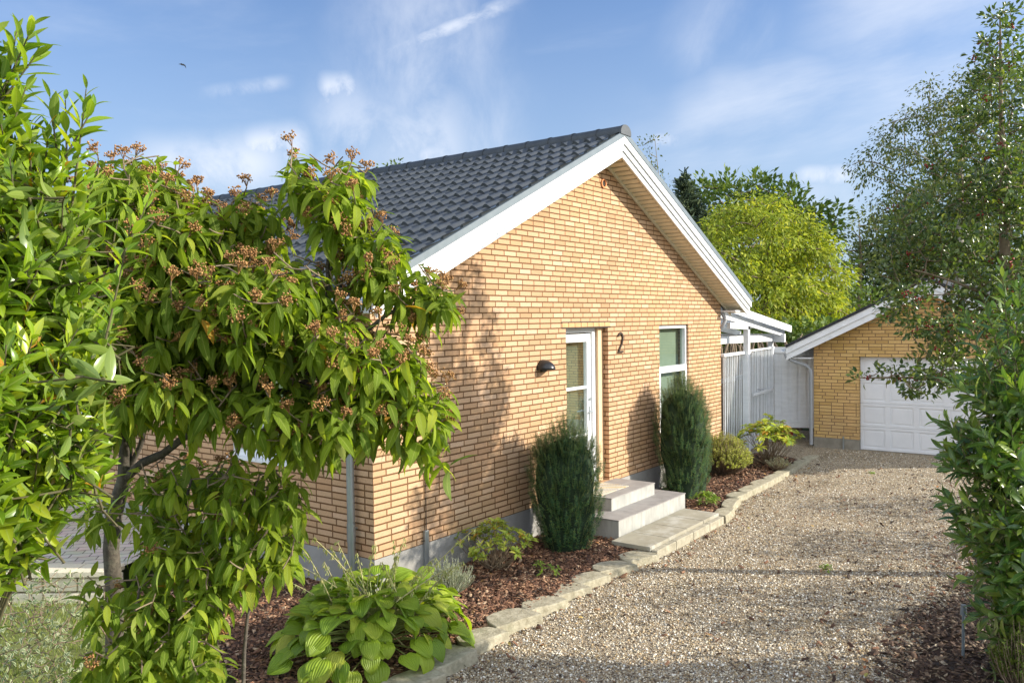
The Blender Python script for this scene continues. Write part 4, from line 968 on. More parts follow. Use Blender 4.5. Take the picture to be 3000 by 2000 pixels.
def laurel(name,label,bl,dens,dmin,mat,lean,base,Ls=(.10,.15),shoot=(.16,.40),nleaf=(8,15),fixed=(),seedd=1,cat='shrub',parentname=None):
    root=thing(name,label,cat,(base[0],base[1],0))
    pts,nr=blob_pts(bl,dens,shell=.35); pts,nr=thin(pts,nr,dmin)
    td=nr*.7+UPV*.65+lean+rng.normal(size=nr.shape)*.28; td/=np.linalg.norm(td,axis=1,keepdims=True)
    pts=list(pts); td=list(td); lens=[rng.uniform(*shoot) for _ in pts]
    for (p,d0,L) in fixed: pts.append(p); td.append(nz(np.array(d0,float))); lens.append(L)
    polys=[]; P_=[];D_=[];N_=[];S_=[]; st=[]
    for p,d0,L in zip(pts,td,lens):
        q=p-d0*L; polys.append((bez(q,(p+q)/2+np.array([0,0,-.03*L]),p,5),np.linspace(.005,.002,5))); st.append(q)
        k=int(rng.integers(*nleaf)*L/shoot[1]*1.1)+4; a0=rng.random()*6.28; x=nz(np.cross(d0,[.31,.2,.93])); y=np.cross(d0,x)
        big=rng.uniform(*Ls)
        for i in range(k):
            age=i/k; a=a0+i*2.4; rad=math.cos(a)*x+math.sin(a)*y; pos=p-d0*L*age
            d1=rad*(.35+.75*age)+d0*(1-.5*age)+UPV*rng.uniform(-.1,.1); P_.append(pos);D_.append(d1);N_.append(d0*.8-rad*.4+UPV*.2); S_.append(big*(.6+.5*min(1,age*3)))
    P_=np.array(P_);D_=np.array(D_);D_/=np.linalg.norm(D_,axis=1,keepdims=True); N_=perp_up(D_,np.array(N_)+rng.normal(size=(len(P_),3))*.2);S_=np.array(S_)
    g=rng.integers(0,3,len(P_)); leaves_obj('foliage',[place(T_lau[k],P_[g==k],D_[g==k],N_[g==k],S_[g==k]) for k in range(3)],mat,root)
    base=np.array(base,float); skel=[]; mains=[]
    cen=np.mean(pts,axis=0)
    for _ in range(26):
        tp=pts[rng.integers(len(pts))]; q=bez(base+rng.normal(size=3)*[.12,.12,0],base*.4+cen*.6,tp*.9+cen*.1,10); mains.append((q,np.linspace(.013,.003,10))); skel.append(q)
    skel=np.concatenate(skel); polys+=grow(skel,st,.002,.0035,.0,.04)
    tubes_obj('stems',mains+polys,M_shoot,root,5)
    return root
lz=2.75
lb=[(20,330,2.9,75,80,.2),(70,470,2.9,90,110,.3),(120,330,3.0,60,50,.15),(160,430,3.0,60,70,.2),(40,650,2.8,120,130,.35),(150,620,2.9,80,110,.25),(60,860,2.75,130,130,.35),(180,800,2.85,60,90,.2),(60,1060,2.8,130,110,.35),(170,1010,2.85,70,80,.2),(-60,500,2.9,90,300,.4),(-60,950,2.9,90,260,.4),(30,1190,2.85,90,70,.2),(110,1130,2.85,80,60,.2),(-20,1260,2.85,90,50,.2),(60,1230,2.8,60,40,.15),(-10,180,2.95,50,110,.15),(-40,80,3.0,50,100,.15),(120,560,2.85,90,80,.2)]
Rt=right
fx=[(P(75,60,2.95),UPV+Rt*.5,.35),(P(95,110,2.95),UPV+Rt*.8,.30),(P(40,60,3.),UPV+Rt*.2,.35),(P(198,205,3.),UPV+Rt*.15,.42),(P(215,245,3.),UPV+Rt*.6,.25),(P(150,230,3.),UPV,.3),(P(115,225,3.),UPV-Rt*.1,.3),(P(60,200,2.9),UPV+Rt*.4,.3),
    (P(225,960,2.8),Rt+UPV*.15,.35),(P(235,1010,2.8),Rt,.35),(P(210,1075,2.8),Rt-UPV*.2,.35),(P(180,1140,2.8),Rt-UPV*.3,.3),(P(60,1290,2.8),-UPV+Rt*.3,.3),(P(110,1230,2.8),-UPV*.6+Rt,.3),(P(350,440,2.8),UPV+Rt*.5,.3),(P(300,520,2.8),UPV+Rt*.25,.45)]
lb+=[(150,1110,2.9,60,60,.2),(190,1000,2.9,50,60,.2)]
laurel('cherry_laurel','glossy bright green laurel shrub with upright shoots, nearest plant on the left',lb,2200,.070,M_lau,Rt*.15,tuple(P(-260,1500,3.3)*[1,1,0]),fixed=fx,Ls=(.085,.125))
rb=[(2345,740,6.1,50,110,.35),(2300,900,6.0,100,120,.45),(2270,1030,5.9,100,110,.45),(2300,1180,5.9,110,130,.45),(2330,1340,5.9,90,130,.4),(2345,1500,5.9,60,110,.35),(2430,950,6.1,80,200,.4),(2430,1250,6.0,80,250,.4),(2215,1130,5.9,40,60,.2)]
zf=5.8
rfx=[(P(2215,715,zf),UPV*1.3-Rt*.5,.55),(P(2300,610,zf),UPV-Rt*.1,.6),(P(2345,650,zf),UPV+Rt*.1,.55),(P(2260,690,zf),UPV-Rt*.3,.5),(P(2145,965,zf),-Rt+UPV*.5,.5),(P(2175,960,zf),-Rt*.5+UPV,.5),(P(2185,880,zf),-Rt+UPV*.6,.5),(P(2165,1070,zf),-Rt+UPV*.3,.5),(P(2160,1150,zf),-Rt+UPV*.2,.4),(P(2205,1240,zf),-Rt+UPV*.1,.4),(P(2200,1330,zf),-Rt-UPV*.1,.35),(P(2230,1420,zf),-Rt-UPV*.1,.35),(P(2280,1480,zf),-Rt-UPV*.4,.35)]
laurel('dark_laurel','dark green laurel hedge with long narrow leaves along the right side of the drive',rb,520,.115,M_lau2,-Rt*.35,tuple(P(2400,1700,6.3)*[1,1,0]),fixed=rfx,Ls=(.12,.175),shoot=(.2,.5))
# ---- generic tree with leaf clusters
T_small=leaf_tpl(2,.5,oval(),.12,.4); T_tiny=leaf_tpl(1,.55,lambda q:1,0,.1,nw=1)
def cluster_tree(name,label,cat,bl,base,mat,bark,dens,dmin,nper,spread,lsz,shell=.55,rt=.01,rb=.04,tr=.12,tpl=None,group=None,hang=0.,minz=.2,upb=.2,trunk_pts=None,berries=0,gaps=0,top_keep=0):
    root=thing(name,label,cat,(base[0],base[1],0),group)
    pts,nr=blob_pts(bl,dens,shell=shell,minz=minz); 
    if dmin: pts,nr=thin(pts,nr,dmin)
    if gaps:
        g_=np.sin(pts@np.array([5.1,3.3,2.2]))+np.sin(pts@np.array([-2.9,4.7,5.6])+1.3)+np.sin(pts@np.array([3.7,-4.1,6.3])+4.)+.5*np.sin(pts@np.array([9.,7.,-11.]))
        k_=(g_>gaps)|(rng.random(len(pts))<.10)|(np.abs(pts[:,2]-top_keep)<.0); k_|=pts[:,2]>5.3; pts,nr=pts[k_],nr[k_]
    base=np.array(base,float); cen=pts.mean(0); top=pts[np.argmax(pts[:,2])]
    if trunk_pts is None: trunk_pts=[(base,(base*.5+cen*.5)*[1,1,0]+np.array([0,0,cen[2]*.5]),cen),(cen,(cen+top)/2,top)]
    mains=[];skel=[]
    r=tr
    for a,b_,c in trunk_pts: q=bez(a,b_,c,10); mains.append((q,np.linspace(r,r*.35,10))); skel.append(q); r=tr*.22
    skel=np.concatenate(skel)[3:]
    tubes_obj('trunk',mains,bark,root,8)
    tubes_obj('branches',grow(skel,pts,rt,rb,.0,.08),bark,root,4)
    n=len(pts)*nper; c=np.repeat(pts,nper,0); dd=rdir(n); dd[:,2]*=.8; pos=c+dd*(rng.random(n)**.6)[:,None]*spread
    if hang: pos[:,2]-=rng.random(n)*hang
    on=np.repeat(nr,nper,0); dr=dd*.8+on*.5+rng.normal(size=dd.shape)*.3+UPV*(upb if not hang else -.8); dr/=np.linalg.norm(dr,axis=1,keepdims=True)
    nn=perp_up(dr,on*.5+UPV*.7+rng.normal(size=dd.shape)*.6)
    s=rng.uniform(.6,1.2,n)*lsz; leaves_obj('crown',[place(tpl or T_small,pos,dr,nn,s)],mat,root)
    if berries:
        ix=rng.integers(0,len(pts),berries); q=np.repeat(pts[ix]+rdir(berries)*spread*.5,6,0)+rng.normal(size=(berries*6,3))*.018; v,f,u=place(CUBE,q,rdir(len(q)),rdir(len(q)),np.full(len(q),.015)); link('berries',mesh_np('berries',v,f,None,True),M_berry,root)
    return root
M_berry=plain('red_berry',(.22,.018,.012),(.32,.03,.02),5,.3)
hl=[(2296,35,8.5,14,30,.10),(2296,60,8.5,24,50,.22),(2290,120,8.5,36,50,.35),(2290,150,8.5,42,60,.35),(2285,225,8.5,62,65,.5),(2262,320,8.5,100,75,.5),(2235,420,8.5,135,80,.55),(2190,520,8.6,160,90,.6),(2230,640,8.6,170,90,.65),(2150,620,8.4,125,80,.5),(2150,725,8.3,115,60,.5),(2250,760,8.5,130,80,.5),(2130,845,8.2,95,42,.45),(2200,850,8.3,90,45,.5),(2035,865,8.1,45,12,.12),(2350,450,8.7,80,200,.5),(2380,750,8.7,90,200,.6),(1985,868,8.1,14,10,.06),(2065,700,8.2,40,30,.25),(2105,885,8.1,50,30,.2)]
hb=P(2310,1300,8.7); hb[2]=0
cluster_tree('holly_tree','tall pointed dark holly tree with red berries reaching over the drive','tree',hl,hb,M_holly,M_twig,900,.13,30,.11,.064,shell=.35,rt=.004,rb=.018,tr=.10,berries=110,gaps=-.25,
    tpl=leaf_tpl(3,.5,oval(.9,.9),.2,.6),trunk_pts=[(hb,P(2320,900,8.7),P(2300,300,8.5)),(P(2300,300,8.5),P(2298,150,8.5),P(2297,40,8.5)),(P(2310,900,8.6),P(2200,860,8.3),P(1990,868,8.1)),(P(2310,700,8.6),P(2220,650,8.5),P(2100,620,8.3))])
# ---- sparse shrubs along the verge right of the drive: their shade dapples the gravel
def wb(c,rx,rz,n): # ellipsoid given in world metres
    u=rdir(n)*(rng.random(n)**(1/3))[:,None]; return np.array(c)+u*np.array([rx,rx,rz])
def verge_tree(label,x,y,h,rx,n,nper):
    root=thing('verge_tree',label,'tree',(x,y,0),'small trees along the verge'); c=wb((x,y,h*.66),rx,h*.34,n); top=np.array([x+.1,y,h*.9])
    tr=bez((x,y,0),(x-.1,y+.1,h*.5),top,10); tubes_obj('trunk',[(tr,np.linspace(.06,.012,10))],M_bark,root,7); tubes_obj('branches',grow(tr[3:],c,.005,.02,.0,.08),M_twig,root,4)
    m_=n*nper; q=np.repeat(c,nper,0)+rng.normal(size=(m_,3))*.13; dr=rdir(m_); leaves_obj('crown',[place(T_lau[1],q,dr,perp_up(dr,UPV+rng.normal(size=(m_,3))*.6),rng.uniform(.06,.12,m_))],M_lau2,root)
verge_tree('small open tree outside the view, nearest the dark laurel',2.4,-7.1,2.2,.85,80,20)
verge_tree('small open tree outside the view, beside the middle of the drive',4.7,-7.3,2.6,.95,90,20)
verge_tree('small open tree outside the view, beyond the holly',7.2,-7.2,2.5,.95,90,20)
verge_tree('small open tree outside the view, beside the garage',9.9,-7.4,2.7,1.0,90,20)
# ---- trees behind
def bm(name,a,b_,c,tr=.4): return leafmat(name,a,b_,c,trans=tr,rough=.6,spec=.2,tr=(1.4,1.3,.6))
M_will=bm('willow_leaf',(.18,.25,.025),(.34,.40,.04),(.48,.48,.07),.42)
M_oak=bm('oak_leaf',(.05,.10,.018),(.12,.19,.03),(.19,.25,.04),.3)
M_dk=bm('dark_tree_leaf',(.035,.065,.022),(.09,.13,.04),(.15,.18,.06),.25)
M_bir=bm('birch_leaf',(.05,.08,.025),(.13,.16,.045),(.26,.24,.06),.3)
M_pal=bm('pale_willow_leaf',(.10,.14,.06),(.19,.23,.10),(.25,.29,.12),.35)
M_spr=bm('spruce_needle',(.022,.042,.028),(.05,.075,.05),(.07,.1,.06),.1)
def gb(x,Z): q=P(x,900,Z); q[2]=0; return q
cluster_tree('yellow_green_willow','broad bright yellow green bushy tree behind the white lean-to','tree',[(1740,560,24,130,110,2),(1650,620,23,80,110,1.6),(1830,630,24,100,120,1.8),(1750,690,23,150,70,1.8),(1880,700,24,60,60,1.2),(1900,740,24,60,50,1.2),(1950,750,24,40,30,1.),(1690,500,24,60,40,1.2)],gb(1750,24),M_will,M_twig,12,.36,95,.38,.115,shell=.5,rt=.015,rb=.06,tr=.16,tpl=leaf_tpl(1,.5,lambda q:1-.5*q,0,.3,nw=1),hang=.12)
cluster_tree('oak_tree','dark green oak behind the yellow green willow','tree',[(1640,480,30,70,60,2),(1720,470,30,80,55,2.2),(1810,480,30,75,50,2),(1860,530,30,50,60,2),(1780,540,30,120,70,2)],gb(1760,30),M_oak,M_twig,4.5,.6,70,.62,.26,shell=.5,rt=.02,rb=.08,tr=.25)
cluster_tree('autumn_birch','thin rust green birch peeking over the right roof slope','tree',[(1490,350,30,22,30,.9),(1505,390,30,35,35,1.2),(1520,450,30,40,60,1.4),(1530,560,30,60,80,1.6)],gb(1520,30),M_bir,M_birchbark,6,.45,26,.5,.13,shell=.3,rt=.012,rb=.05,tr=.12)
cluster_tree('distant_treetop','small distant treetop just above the roof ridge on the left','tree',[(908,385,34,22,22,.8),(893,392,34,14,14,.6),(900,430,34,50,30,1.2)],gb(900,34),M_oak,M_twig,8,.4,40,.4,.16,shell=.2,rt=.012,rb=.05,tr=.15)
cluster_tree('pale_birch','tall airy birch with sparse leaves against the sky at the right','tree',[(2130,300,27,95,80,2.2),(2190,215,27,75,55,1.8),(2040,370,27,70,60,1.8),(2075,310,27,50,50,1.5),(2230,260,27,80,90,2),(2150,400,27,120,60,2.2),(2000,400,27,35,25,1.0),(2060,450,27,60,50,1.5),(2310,250,27,70,140,2),(2300,450,28,80,120,2)],gb(2200,27),M_bir,M_birchbark,4.4,.44,60,.46,.13,shell=.2,rt=.012,rb=.07,tr=.2,hang=.25)
cluster_tree('dark_maple','dense dark tree between the pale willow and the holly','tree',[(2070,560,32,90,60,2.5),(2130,600,32,120,100,3),(2060,640,32,80,70,2.5),(2200,500,33,120,100,3),(2300,560,33,120,130,3),(2180,660,32,120,80,2.5)],gb(2100,32),M_dk,M_twig,3.6,.65,65,.7,.26,shell=.5,rt=.02,rb=.08,tr=.3)
cluster_tree('pale_willow','narrow grey green willow to the left of the dark tree','tree',[(1965,590,30,38,60,1.4),(1945,650,30,40,50,1.4),(1985,540,30,35,40,1.2),(2020,500,30,50,30,1.4)],gb(1970,30),M_pal,M_twig,6,.5,60,.5,.16,shell=.4,rt=.015,rb=.05,tr=.15)
cluster_tree('round_shrub_tree','mid green shrubby tree just right of the yellow green willow','tree',[(1915,640,26,35,50,1.2),(1930,700,26,50,50,1.4),(1990,700,25,45,40,1.2)],gb(1940,26),M_oak,M_twig,7,.45,60,.45,.17,shell=.4,rt=.015,rb=.05,tr=.12)
hedge=thing('garden_hedge','rough mixed green hedge seen below the lean-to roof','hedge',tuple(gb(1760,21)))
hp=[];hn=[]
n=16000; xx=rng.uniform(1600,2420,n); yy=rng.uniform(735,890,n); zz=rng.uniform(20,22.5,n)
q=np.array([P(a,b_,c) for a,b_,c in zip(xx,yy,zz)]); dr=rdir(n); leaves_obj('foliage',[place(T_small,q,dr,perp_up(dr,rdir(n)),rng.uniform(.10,.22,n))],M_oak,hedge)
pl=[]
for i in range(70): x=rng.uniform(1640,1880); a=P(x,860,19.5);a[2]=0; pl.append((bez(a,P(x+rng.uniform(-15,15),800,19.5),P(x+rng.uniform(-40,40),rng.uniform(765,800),20),6),np.linspace(rng.uniform(.03,.07),.015,6)))
tubes_obj('stems',pl,M_twig,hedge,5)
# far tree line round the plot, so that the horizon is closed from other viewpoints
def treeline(label,pts_,h,mat,group='wood on the horizon'):
    c=np.array(pts_,float); seg=np.diff(c,axis=0); n=26000; k=rng.integers(0,len(seg),n); q=c[k]+seg[k]*rng.random(n)[:,None]; q+=rng.normal(size=(n,2))*1.6
    hh=h*(.75+.25*vn(q[:,0],q[:,1],.35,31)+.15*vn(q[:,0],q[:,1],1.1,32)); z=hh*rng.random(n)**.7
    dr=rdir(n); o=leaves_obj('distant_wood',[place(T_small,np.stack([q[:,0],q[:,1],z],-1),dr,perp_up(dr,rdir(n)),rng.uniform(.6,1.3,n))],mat); o['kind']='stuff'
treeline('',[(60,-30),(62,10),(50,40),(20,62),(-25,60)],4.6,M_dk)
# tree behind the spruce : conifer
def conifer():
    top=P(1577,398,27); base=gb(1577,27); root=thing('spruce_tree','pointed dark spruce just right of the roof edge','tree',tuple(base)); H=top[2]
    pl=[(np.array([base,top]),[.16,.01])]; tubes_obj('trunk',pl,M_bark,root,6)
    P_=[];D_=[]
    for i in range(330):
        f=rng.random()**.8; z=H*(1-.62*f); r=.10+2.2*f*rng.uniform(.7,1.1); a=rng.random()*6.28; o_=np.array([math.cos(a),math.sin(a),0])
        for k in range(int(20+60*f)):
            s=rng.random(); p=np.array([base[0],base[1],z])+o_*r*s+UPV*(.18*r*s*s-.12*s)+rng.normal(size=3)*.05; P_.append(p); D_.append(o_+rng.normal(size=3)*.7+UPV*.2)
    P_=np.array(P_);D_=np.array(D_);D_/=np.linalg.norm(D_,axis=1,keepdims=True); n=len(P_)
    leaves_obj('crown',[place(T_tiny,P_,D_,perp_up(D_,rdir(n)),rng.uniform(.10,.2,n),np.full(n,.45))],M_spr,root)
conifer()
# ------------------------------------------------------------------ small garden plants
M_yew=leafmat('yew_needle',(.030,.080,.040),(.075,.150,.060),(.22,.30,.07),trans=.2,rough=.5,spec=.35)
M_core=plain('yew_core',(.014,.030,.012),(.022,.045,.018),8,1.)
T_need=leaf_tpl(1,.26,lambda q:1-.7*q,0,.2,nw=1)
def yew(label,x0,y0,cols,seed):
    root=thing('columnar_yew',label,'shrub',(x0,y0,.08),'columnar yews beside the entrance steps'); rr=np.random.default_rng(seed)
    P_=[];D_=[];N_=[];S_=[];st=[];cV=[];cF=[]
    for (x,y,r,h,ns) in cols:
        bumps=[(rr.random()*6.283,rr.uniform(.1,.9)*h,rr.uniform(-.24,.13)) for _ in range(34)]
        def rad(z,a):
            f=z/h; base=r*(.58+.45*math.sin(math.pi*min(1,max(0,(f*.88+.03))))**.75)*(1-.45*max(0,(f-.55)/.45)**1.6)
            for (ba,bz,bh) in bumps:
                da=math.atan2(math.sin(a-ba),math.cos(a-ba))*r; base+=r*bh*math.exp(-(da*da+(z-bz)**2*.5)/.012)
            return base
        for i in range(ns):
            a=rr.random()*6.283; top=i>=ns*.70
            if top: q=rr.random()**.6; z0=h*rr.uniform(.74,.90)-.20*h*q*q; R0=rad(h*.74,a)*q*.97; L=rr.uniform(.10,.26)*rr.uniform(.6,1.1)
            else: z0=h*(rr.random()**.95)*.78+.0; R0=rad(z0,a)*rr.uniform(.86,1.02); L=rr.uniform(.06,.20)
            o_=np.array([math.cos(a),math.sin(a),0]); p0=np.array([x,y,.08+z0])+o_*R0
            lean=rr.uniform(.0,.25) if top else rr.uniform(.0,.5)*(1-.6*z0/h)+rr.uniform(0,.15)
            d0=nz(UPV+o_*lean+rr.normal(size=3)*.10)
            L=min(L,max(.04,h*1.05-z0)); n=int(L/.0036)
            st.append((np.array([p0-o_*.03,p0+d0*L]),[.0022,.001]))
            t_=np.sort(rr.random(n)); ang=rr.random(n)*6.283; u1=nz(np.cross(d0,[.3,.8,.1]));u2=np.cross(d0,u1)
            rd=np.cos(ang)[:,None]*u1+np.sin(ang)[:,None]*u2
            P_.append(p0+d0*(t_*L)[:,None]); D_.append(rd*1.+d0*.22); N_.append(np.repeat(d0[None],n,0)); S_.append(rr.uniform(.022,.034,n)*(1-.4*t_))
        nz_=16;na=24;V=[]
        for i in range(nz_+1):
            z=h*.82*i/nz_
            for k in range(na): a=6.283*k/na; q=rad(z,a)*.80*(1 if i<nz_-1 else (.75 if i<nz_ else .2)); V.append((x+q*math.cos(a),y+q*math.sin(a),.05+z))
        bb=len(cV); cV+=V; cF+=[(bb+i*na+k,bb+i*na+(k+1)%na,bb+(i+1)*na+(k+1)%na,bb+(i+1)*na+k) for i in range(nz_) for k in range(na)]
    P_=np.concatenate(P_);D_=np.concatenate(D_);D_/=np.linalg.norm(D_,axis=1,keepdims=True);N_=np.concatenate(N_);S_=np.concatenate(S_)
    leaves_obj('foliage',[place(T_need,P_,D_,perp_up(D_,N_),S_*1.15)],M_yew,root,smooth=False)
    link('opaque_core',mesh_np('opaque_core',cV,cF,None,True),M_core,root); tubes_obj('twigs',st,M_gtwig,root,3)  # opaque dark core added to stop seeing through, no real branches
yew('dark green columnar yew to the left of the entrance steps',2.56,-.56,[(2.56,-.56,.42,1.62,1500)],3)
yew('taller columnar yew in front of the gable window, right of the steps',5.95,-.50,[(5.90,-.50,.40,2.0,1500),(6.32,-.56,.20,1.5,420)],8)
def stemplant(name,label,cat,x,y,h,r,nst,nleaf,ls,mat,tpl,up=.6,z0=.07,whorl=False,wood=None,seed=5,group=None,spread=.75,dome=.35):
    root=thing(name,label,cat,(x,y,z0),group); rr=np.random.default_rng(seed); st=[];P_=[];D_=[];S_=[]
    for i in range(nst):
        a=rr.random()*6.283; q=r*math.sqrt(rr.random()); tip=np.array([x+q*math.cos(a),y+q*math.sin(a),z0+h*rr.uniform(.55,1.)*(1-dome*(q/r)**2)]); b0=np.array([x,y,z0])+rr.normal(size=3)*[r*.12,r*.12,0]
        pl_=bez(b0,(b0+tip)/2+np.array([math.cos(a),math.sin(a),0])*q*.3,tip,6); st.append((pl_,np.linspace(.004,.0018,6)*(1+h))); d0=nz(pl_[-1]-pl_[-2])
        u1=nz(np.cross(d0,[.3,.8,.1]));u2=np.cross(d0,u1)
        for k in range(nleaf):
            aa=k*2.4+a; rd=math.cos(aa)*u1+math.sin(aa)*u2
            f=rr.random()*.12 if whorl else rr.random()*spread; pos=tip*(1-f)+pl_[2]*f if not whorl else tip-d0*f*h*.5
            P_.append(pos);D_.append(rd+d0*up+rr.normal(size=3)*.15);S_.append(ls*rr.uniform(.65,1.1))
    P_=np.array(P_);D_=np.array(D_);D_/=np.linalg.norm(D_,axis=1,keepdims=True)
    leaves_obj('foliage',[place(tpl,P_,D_,perp_up(D_,UPV+rr.normal(size=P_.shape)*.3),np.array(S_))],mat,root); tubes_obj('stems',st,wood or M_twig,root,4); return root
M_rho=leafmat('rhododendron_leaf',(.22,.32,.04),(.46,.50,.07),(.64,.56,.09),trans=.35,rough=.4,rib=(.5,.5,.2),wilt=.07)
M_fresh=leafmat('fresh_leaf',(.16,.25,.04),(.26,.36,.06),(.34,.42,.08),trans=.35,rough=.4)
M_box=leafmat('round_shrub_leaf',(.28,.32,.06),(.50,.52,.12),(.64,.60,.20),trans=.35,rough=.5)
M_lav=leafmat('lavender_leaf',(.20,.22,.15),(.34,.36,.26),(.42,.43,.34),trans=.2,rough=.8)
M_sd=leafmat('azalea_leaf',(.24,.34,.05),(.44,.50,.09),(.60,.55,.10),trans=.35,rough=.4,wilt=.05)
T_ov=leaf_tpl(3,.36,oval(),.1,.6)
def gp(x,y,z=.08): q=hit(x,y,2,z); return q[0],q[1]
a=gp(1680,1095); stemplant('round_shrub','round pale yellow green small leaved shrub right of the taller yew','shrub',a[0]+.28,a[1]+.25,.76,.50,900,26,.028,M_box,T_small,seed=11,spread=.38,dome=.55)
a=gp(1760,1072); stemplant('rhododendron','yellowing rhododendron with orange drooping leaves in front of the gate','shrub',a[0]+.3,a[1]+.1,.90,.62,58,15,.15,M_rho,T_ov,whorl=True,up=.35,seed=12)
a=gp(1628,1160); stemplant('young_rhododendron','small fresh green leafy plant at the kerb below the round shrub','plant',a[0],a[1]+.05,.20,.17,26,9,.085,M_fresh,T_ov,whorl=True,up=.5,seed=13)
a=gp(1145,1308); stemplant('azalea','open yellow green azalea left of the nearer yew','shrub',a[0],a[1]+.05,.58,.44,62,13,.085,M_sd,T_ov,whorl=True,up=.6,seed=14)
a=gp(1262,1318); stemplant('seedling','tiny pale green seedling in the mulch left of the kerb stones','plant',a[0],a[1],.10,.12,9,6,.06,M_fresh,T_ov,whorl=True,seed=15)
a=gp(1235,1300); stemplant('seedling','tiny seedling nearest the azalea in the mulch','plant',a[0],a[1],.09,.06,5,5,.055,M_fresh,T_ov,whorl=True,seed=16)
a=gp(1050,1372); stemplant('lavender','grey green lavender clump behind the hosta','plant',a[0],a[1]+.1,.42,.27,120,16,.035,M_lav,leaf_tpl(1,.16,lambda q:1-.6*q,0,.2,nw=1),up=1.2,seed=17,wood=M_lav)
a=gp(1785,1075); stemplant('dry_heather','small dry pinkish grey heather at the foot of the rhododendron','plant',a[0]-.1,a[1]-.05,.26,.24,110,14,.02,M_lav,T_small,seed=18,up=1.)
for i,(px_,py_,lb_) in enumerate(((1895,1305,'largest weed tuft in the middle of the gravel'),(2000,1018+70,'weed tuft in the gravel before the garage door'))):
    q=hit(px_,py_,2,.02); stemplant('weed_tuft',lb_,'weed',q[0],q[1],.05,.09,10,6,.04,M_fresh,T_ov,z0=.01,seed=30+i,group='weeds in the gravel')
# hosta
M_hos=leafmat('hosta_leaf',(.17,.28,.022),(.32,.43,.035),(.50,.53,.07),trans=.34,rough=.42,spec=.4,ribs=0,vein=9,rib=None,tr=(1.5,1.6,.4),wilt=.0)
def hosta_tpl(dr,cup):
    V,F,UV=leaf_tpl(12,.92,lambda q:max(.02,(math.sin(math.pi*min(1,(q*.97+.03)**.62))**.75)),.10,dr,nw=12,cup=cup)
    for i in range(len(V)):
        s_=(UV[i,1]-.5)*2; V[i,2]+=.010*math.cos(s_*math.pi*6)*(math.sin(math.pi*min(1,UV[i,0]+.05))**.5)*min(1,abs(s_)*4+.3)+.018*math.sin(UV[i,0]*9+s_*3)*abs(s_)
        if UV[i,0]<.12: V[i,1]-=abs(s_)*.10*(1-UV[i,0]/.12)
    return V,F,UV
def hosta():
    c=hit(868,1500,2,.08); x,y=c[0]+.10,c[1]+.14; root=thing('hosta','large yellow green hosta clump with ribbed heart leaves at the kerb','plant',(x,y,.07)); rr=np.random.default_rng(4)
    TP=[hosta_tpl(a,b_) for a,b_ in ((.5,.10),(.9,.05),(1.25,.12))]
    P_=[];D_=[];N_=[];S_=[];st=[]
    n=250
    for i in range(n):
        f=((i+.5)/n)**.55; a=i*2.39996+rr.normal()*.15; R=.08+.66*f*rr.uniform(.9,1.08); z=.52-.40*f**2.4+rr.normal()*.03; z=max(z,.12)
        o_=np.array([math.cos(a),math.sin(a),0]); p=np.array([x,y,.07])+o_*R*np.array([1.1,.9,1])+UPV*z
        P_.append(p); D_.append(o_*(.9)+UPV*(.40-.95*f**2+rr.normal()*.25)); N_.append(UPV*1.+o_*.45*f+rr.normal(size=3)*.28); S_.append(rr.uniform(.135,.225)*(1-.1*(1-f)))
        st.append((bez((x,y,.06),(x+o_[0]*R*.3,y+o_[1]*R*.3,z*.8+.07),p,6),np.full(6,.005)))
    P_=np.array(P_);D_=np.array(D_);D_/=np.linalg.norm(D_,axis=1,keepdims=True);N_=perp_up(D_,np.array(N_));S_=np.array(S_); g=rr.integers(0,3,n)
    leaves_obj('leaves',[place(TP[k],P_[g==k],D_[g==k],N_[g==k],S_[g==k]) for k in range(3)],M_hos,root); tubes_obj('petioles',st,M_gtwig,root,5)
    M_pod=leafmat('seed_pod',(.28,.30,.10),(.46,.46,.18),(.55,.5,.28),trans=.3,rough=.6); M_st=plain('dry_stalk',(.42,.38,.16),(.52,.46,.24),9,.8)
    sp=[(720,1235,.0),(760,1255,.1),(775,1245,.2),(745,1290,.1),(690,1300,-.4),(650,1330,-.5),(930,1235,.35),(905,1240,.25),(860,1250,.1),(915,1265,.3),(1090,1215,.9),(1060,1290,.8),(1040,1300,.7),(985,1300,.5),(800,1330,.0),(1000,1280,.6),(875,1290,.1),(820,1270,0),(700,1265,0),(1010,1330,0)]
    for (sx_,sy_,ln) in sp:
        tip=P(sx_,sy_,6.55+rr.uniform(-.2,.3)); b0=np.array([x+rr.normal()*.12,y+rr.normal()*.12,.15]); pl_=bez(b0,(b0+tip)/2+UPV*.12,tip,14)
        so_=tubes_obj('flower_stalk',[(pl_,np.linspace(.0055,.003,14))],M_st,root,4); P_=[];D_=[];S_=[]
        for k in range(38):
            f=rr.uniform(.55,1.); q=pl_[min(13,int(f*13.99))]+(rr.normal(size=3)*.008); P_.append(q); D_.append([rr.normal()*.35,rr.normal()*.35,-1.]); S_.append(rr.uniform(.034,.052))
        leaves_obj('seed_pods',[place(leaf_tpl(2,.24,oval(),.5,.2),np.array(P_),np.array(D_),rdir(len(P_)),np.array(S_))],M_pod,so_)
hosta()
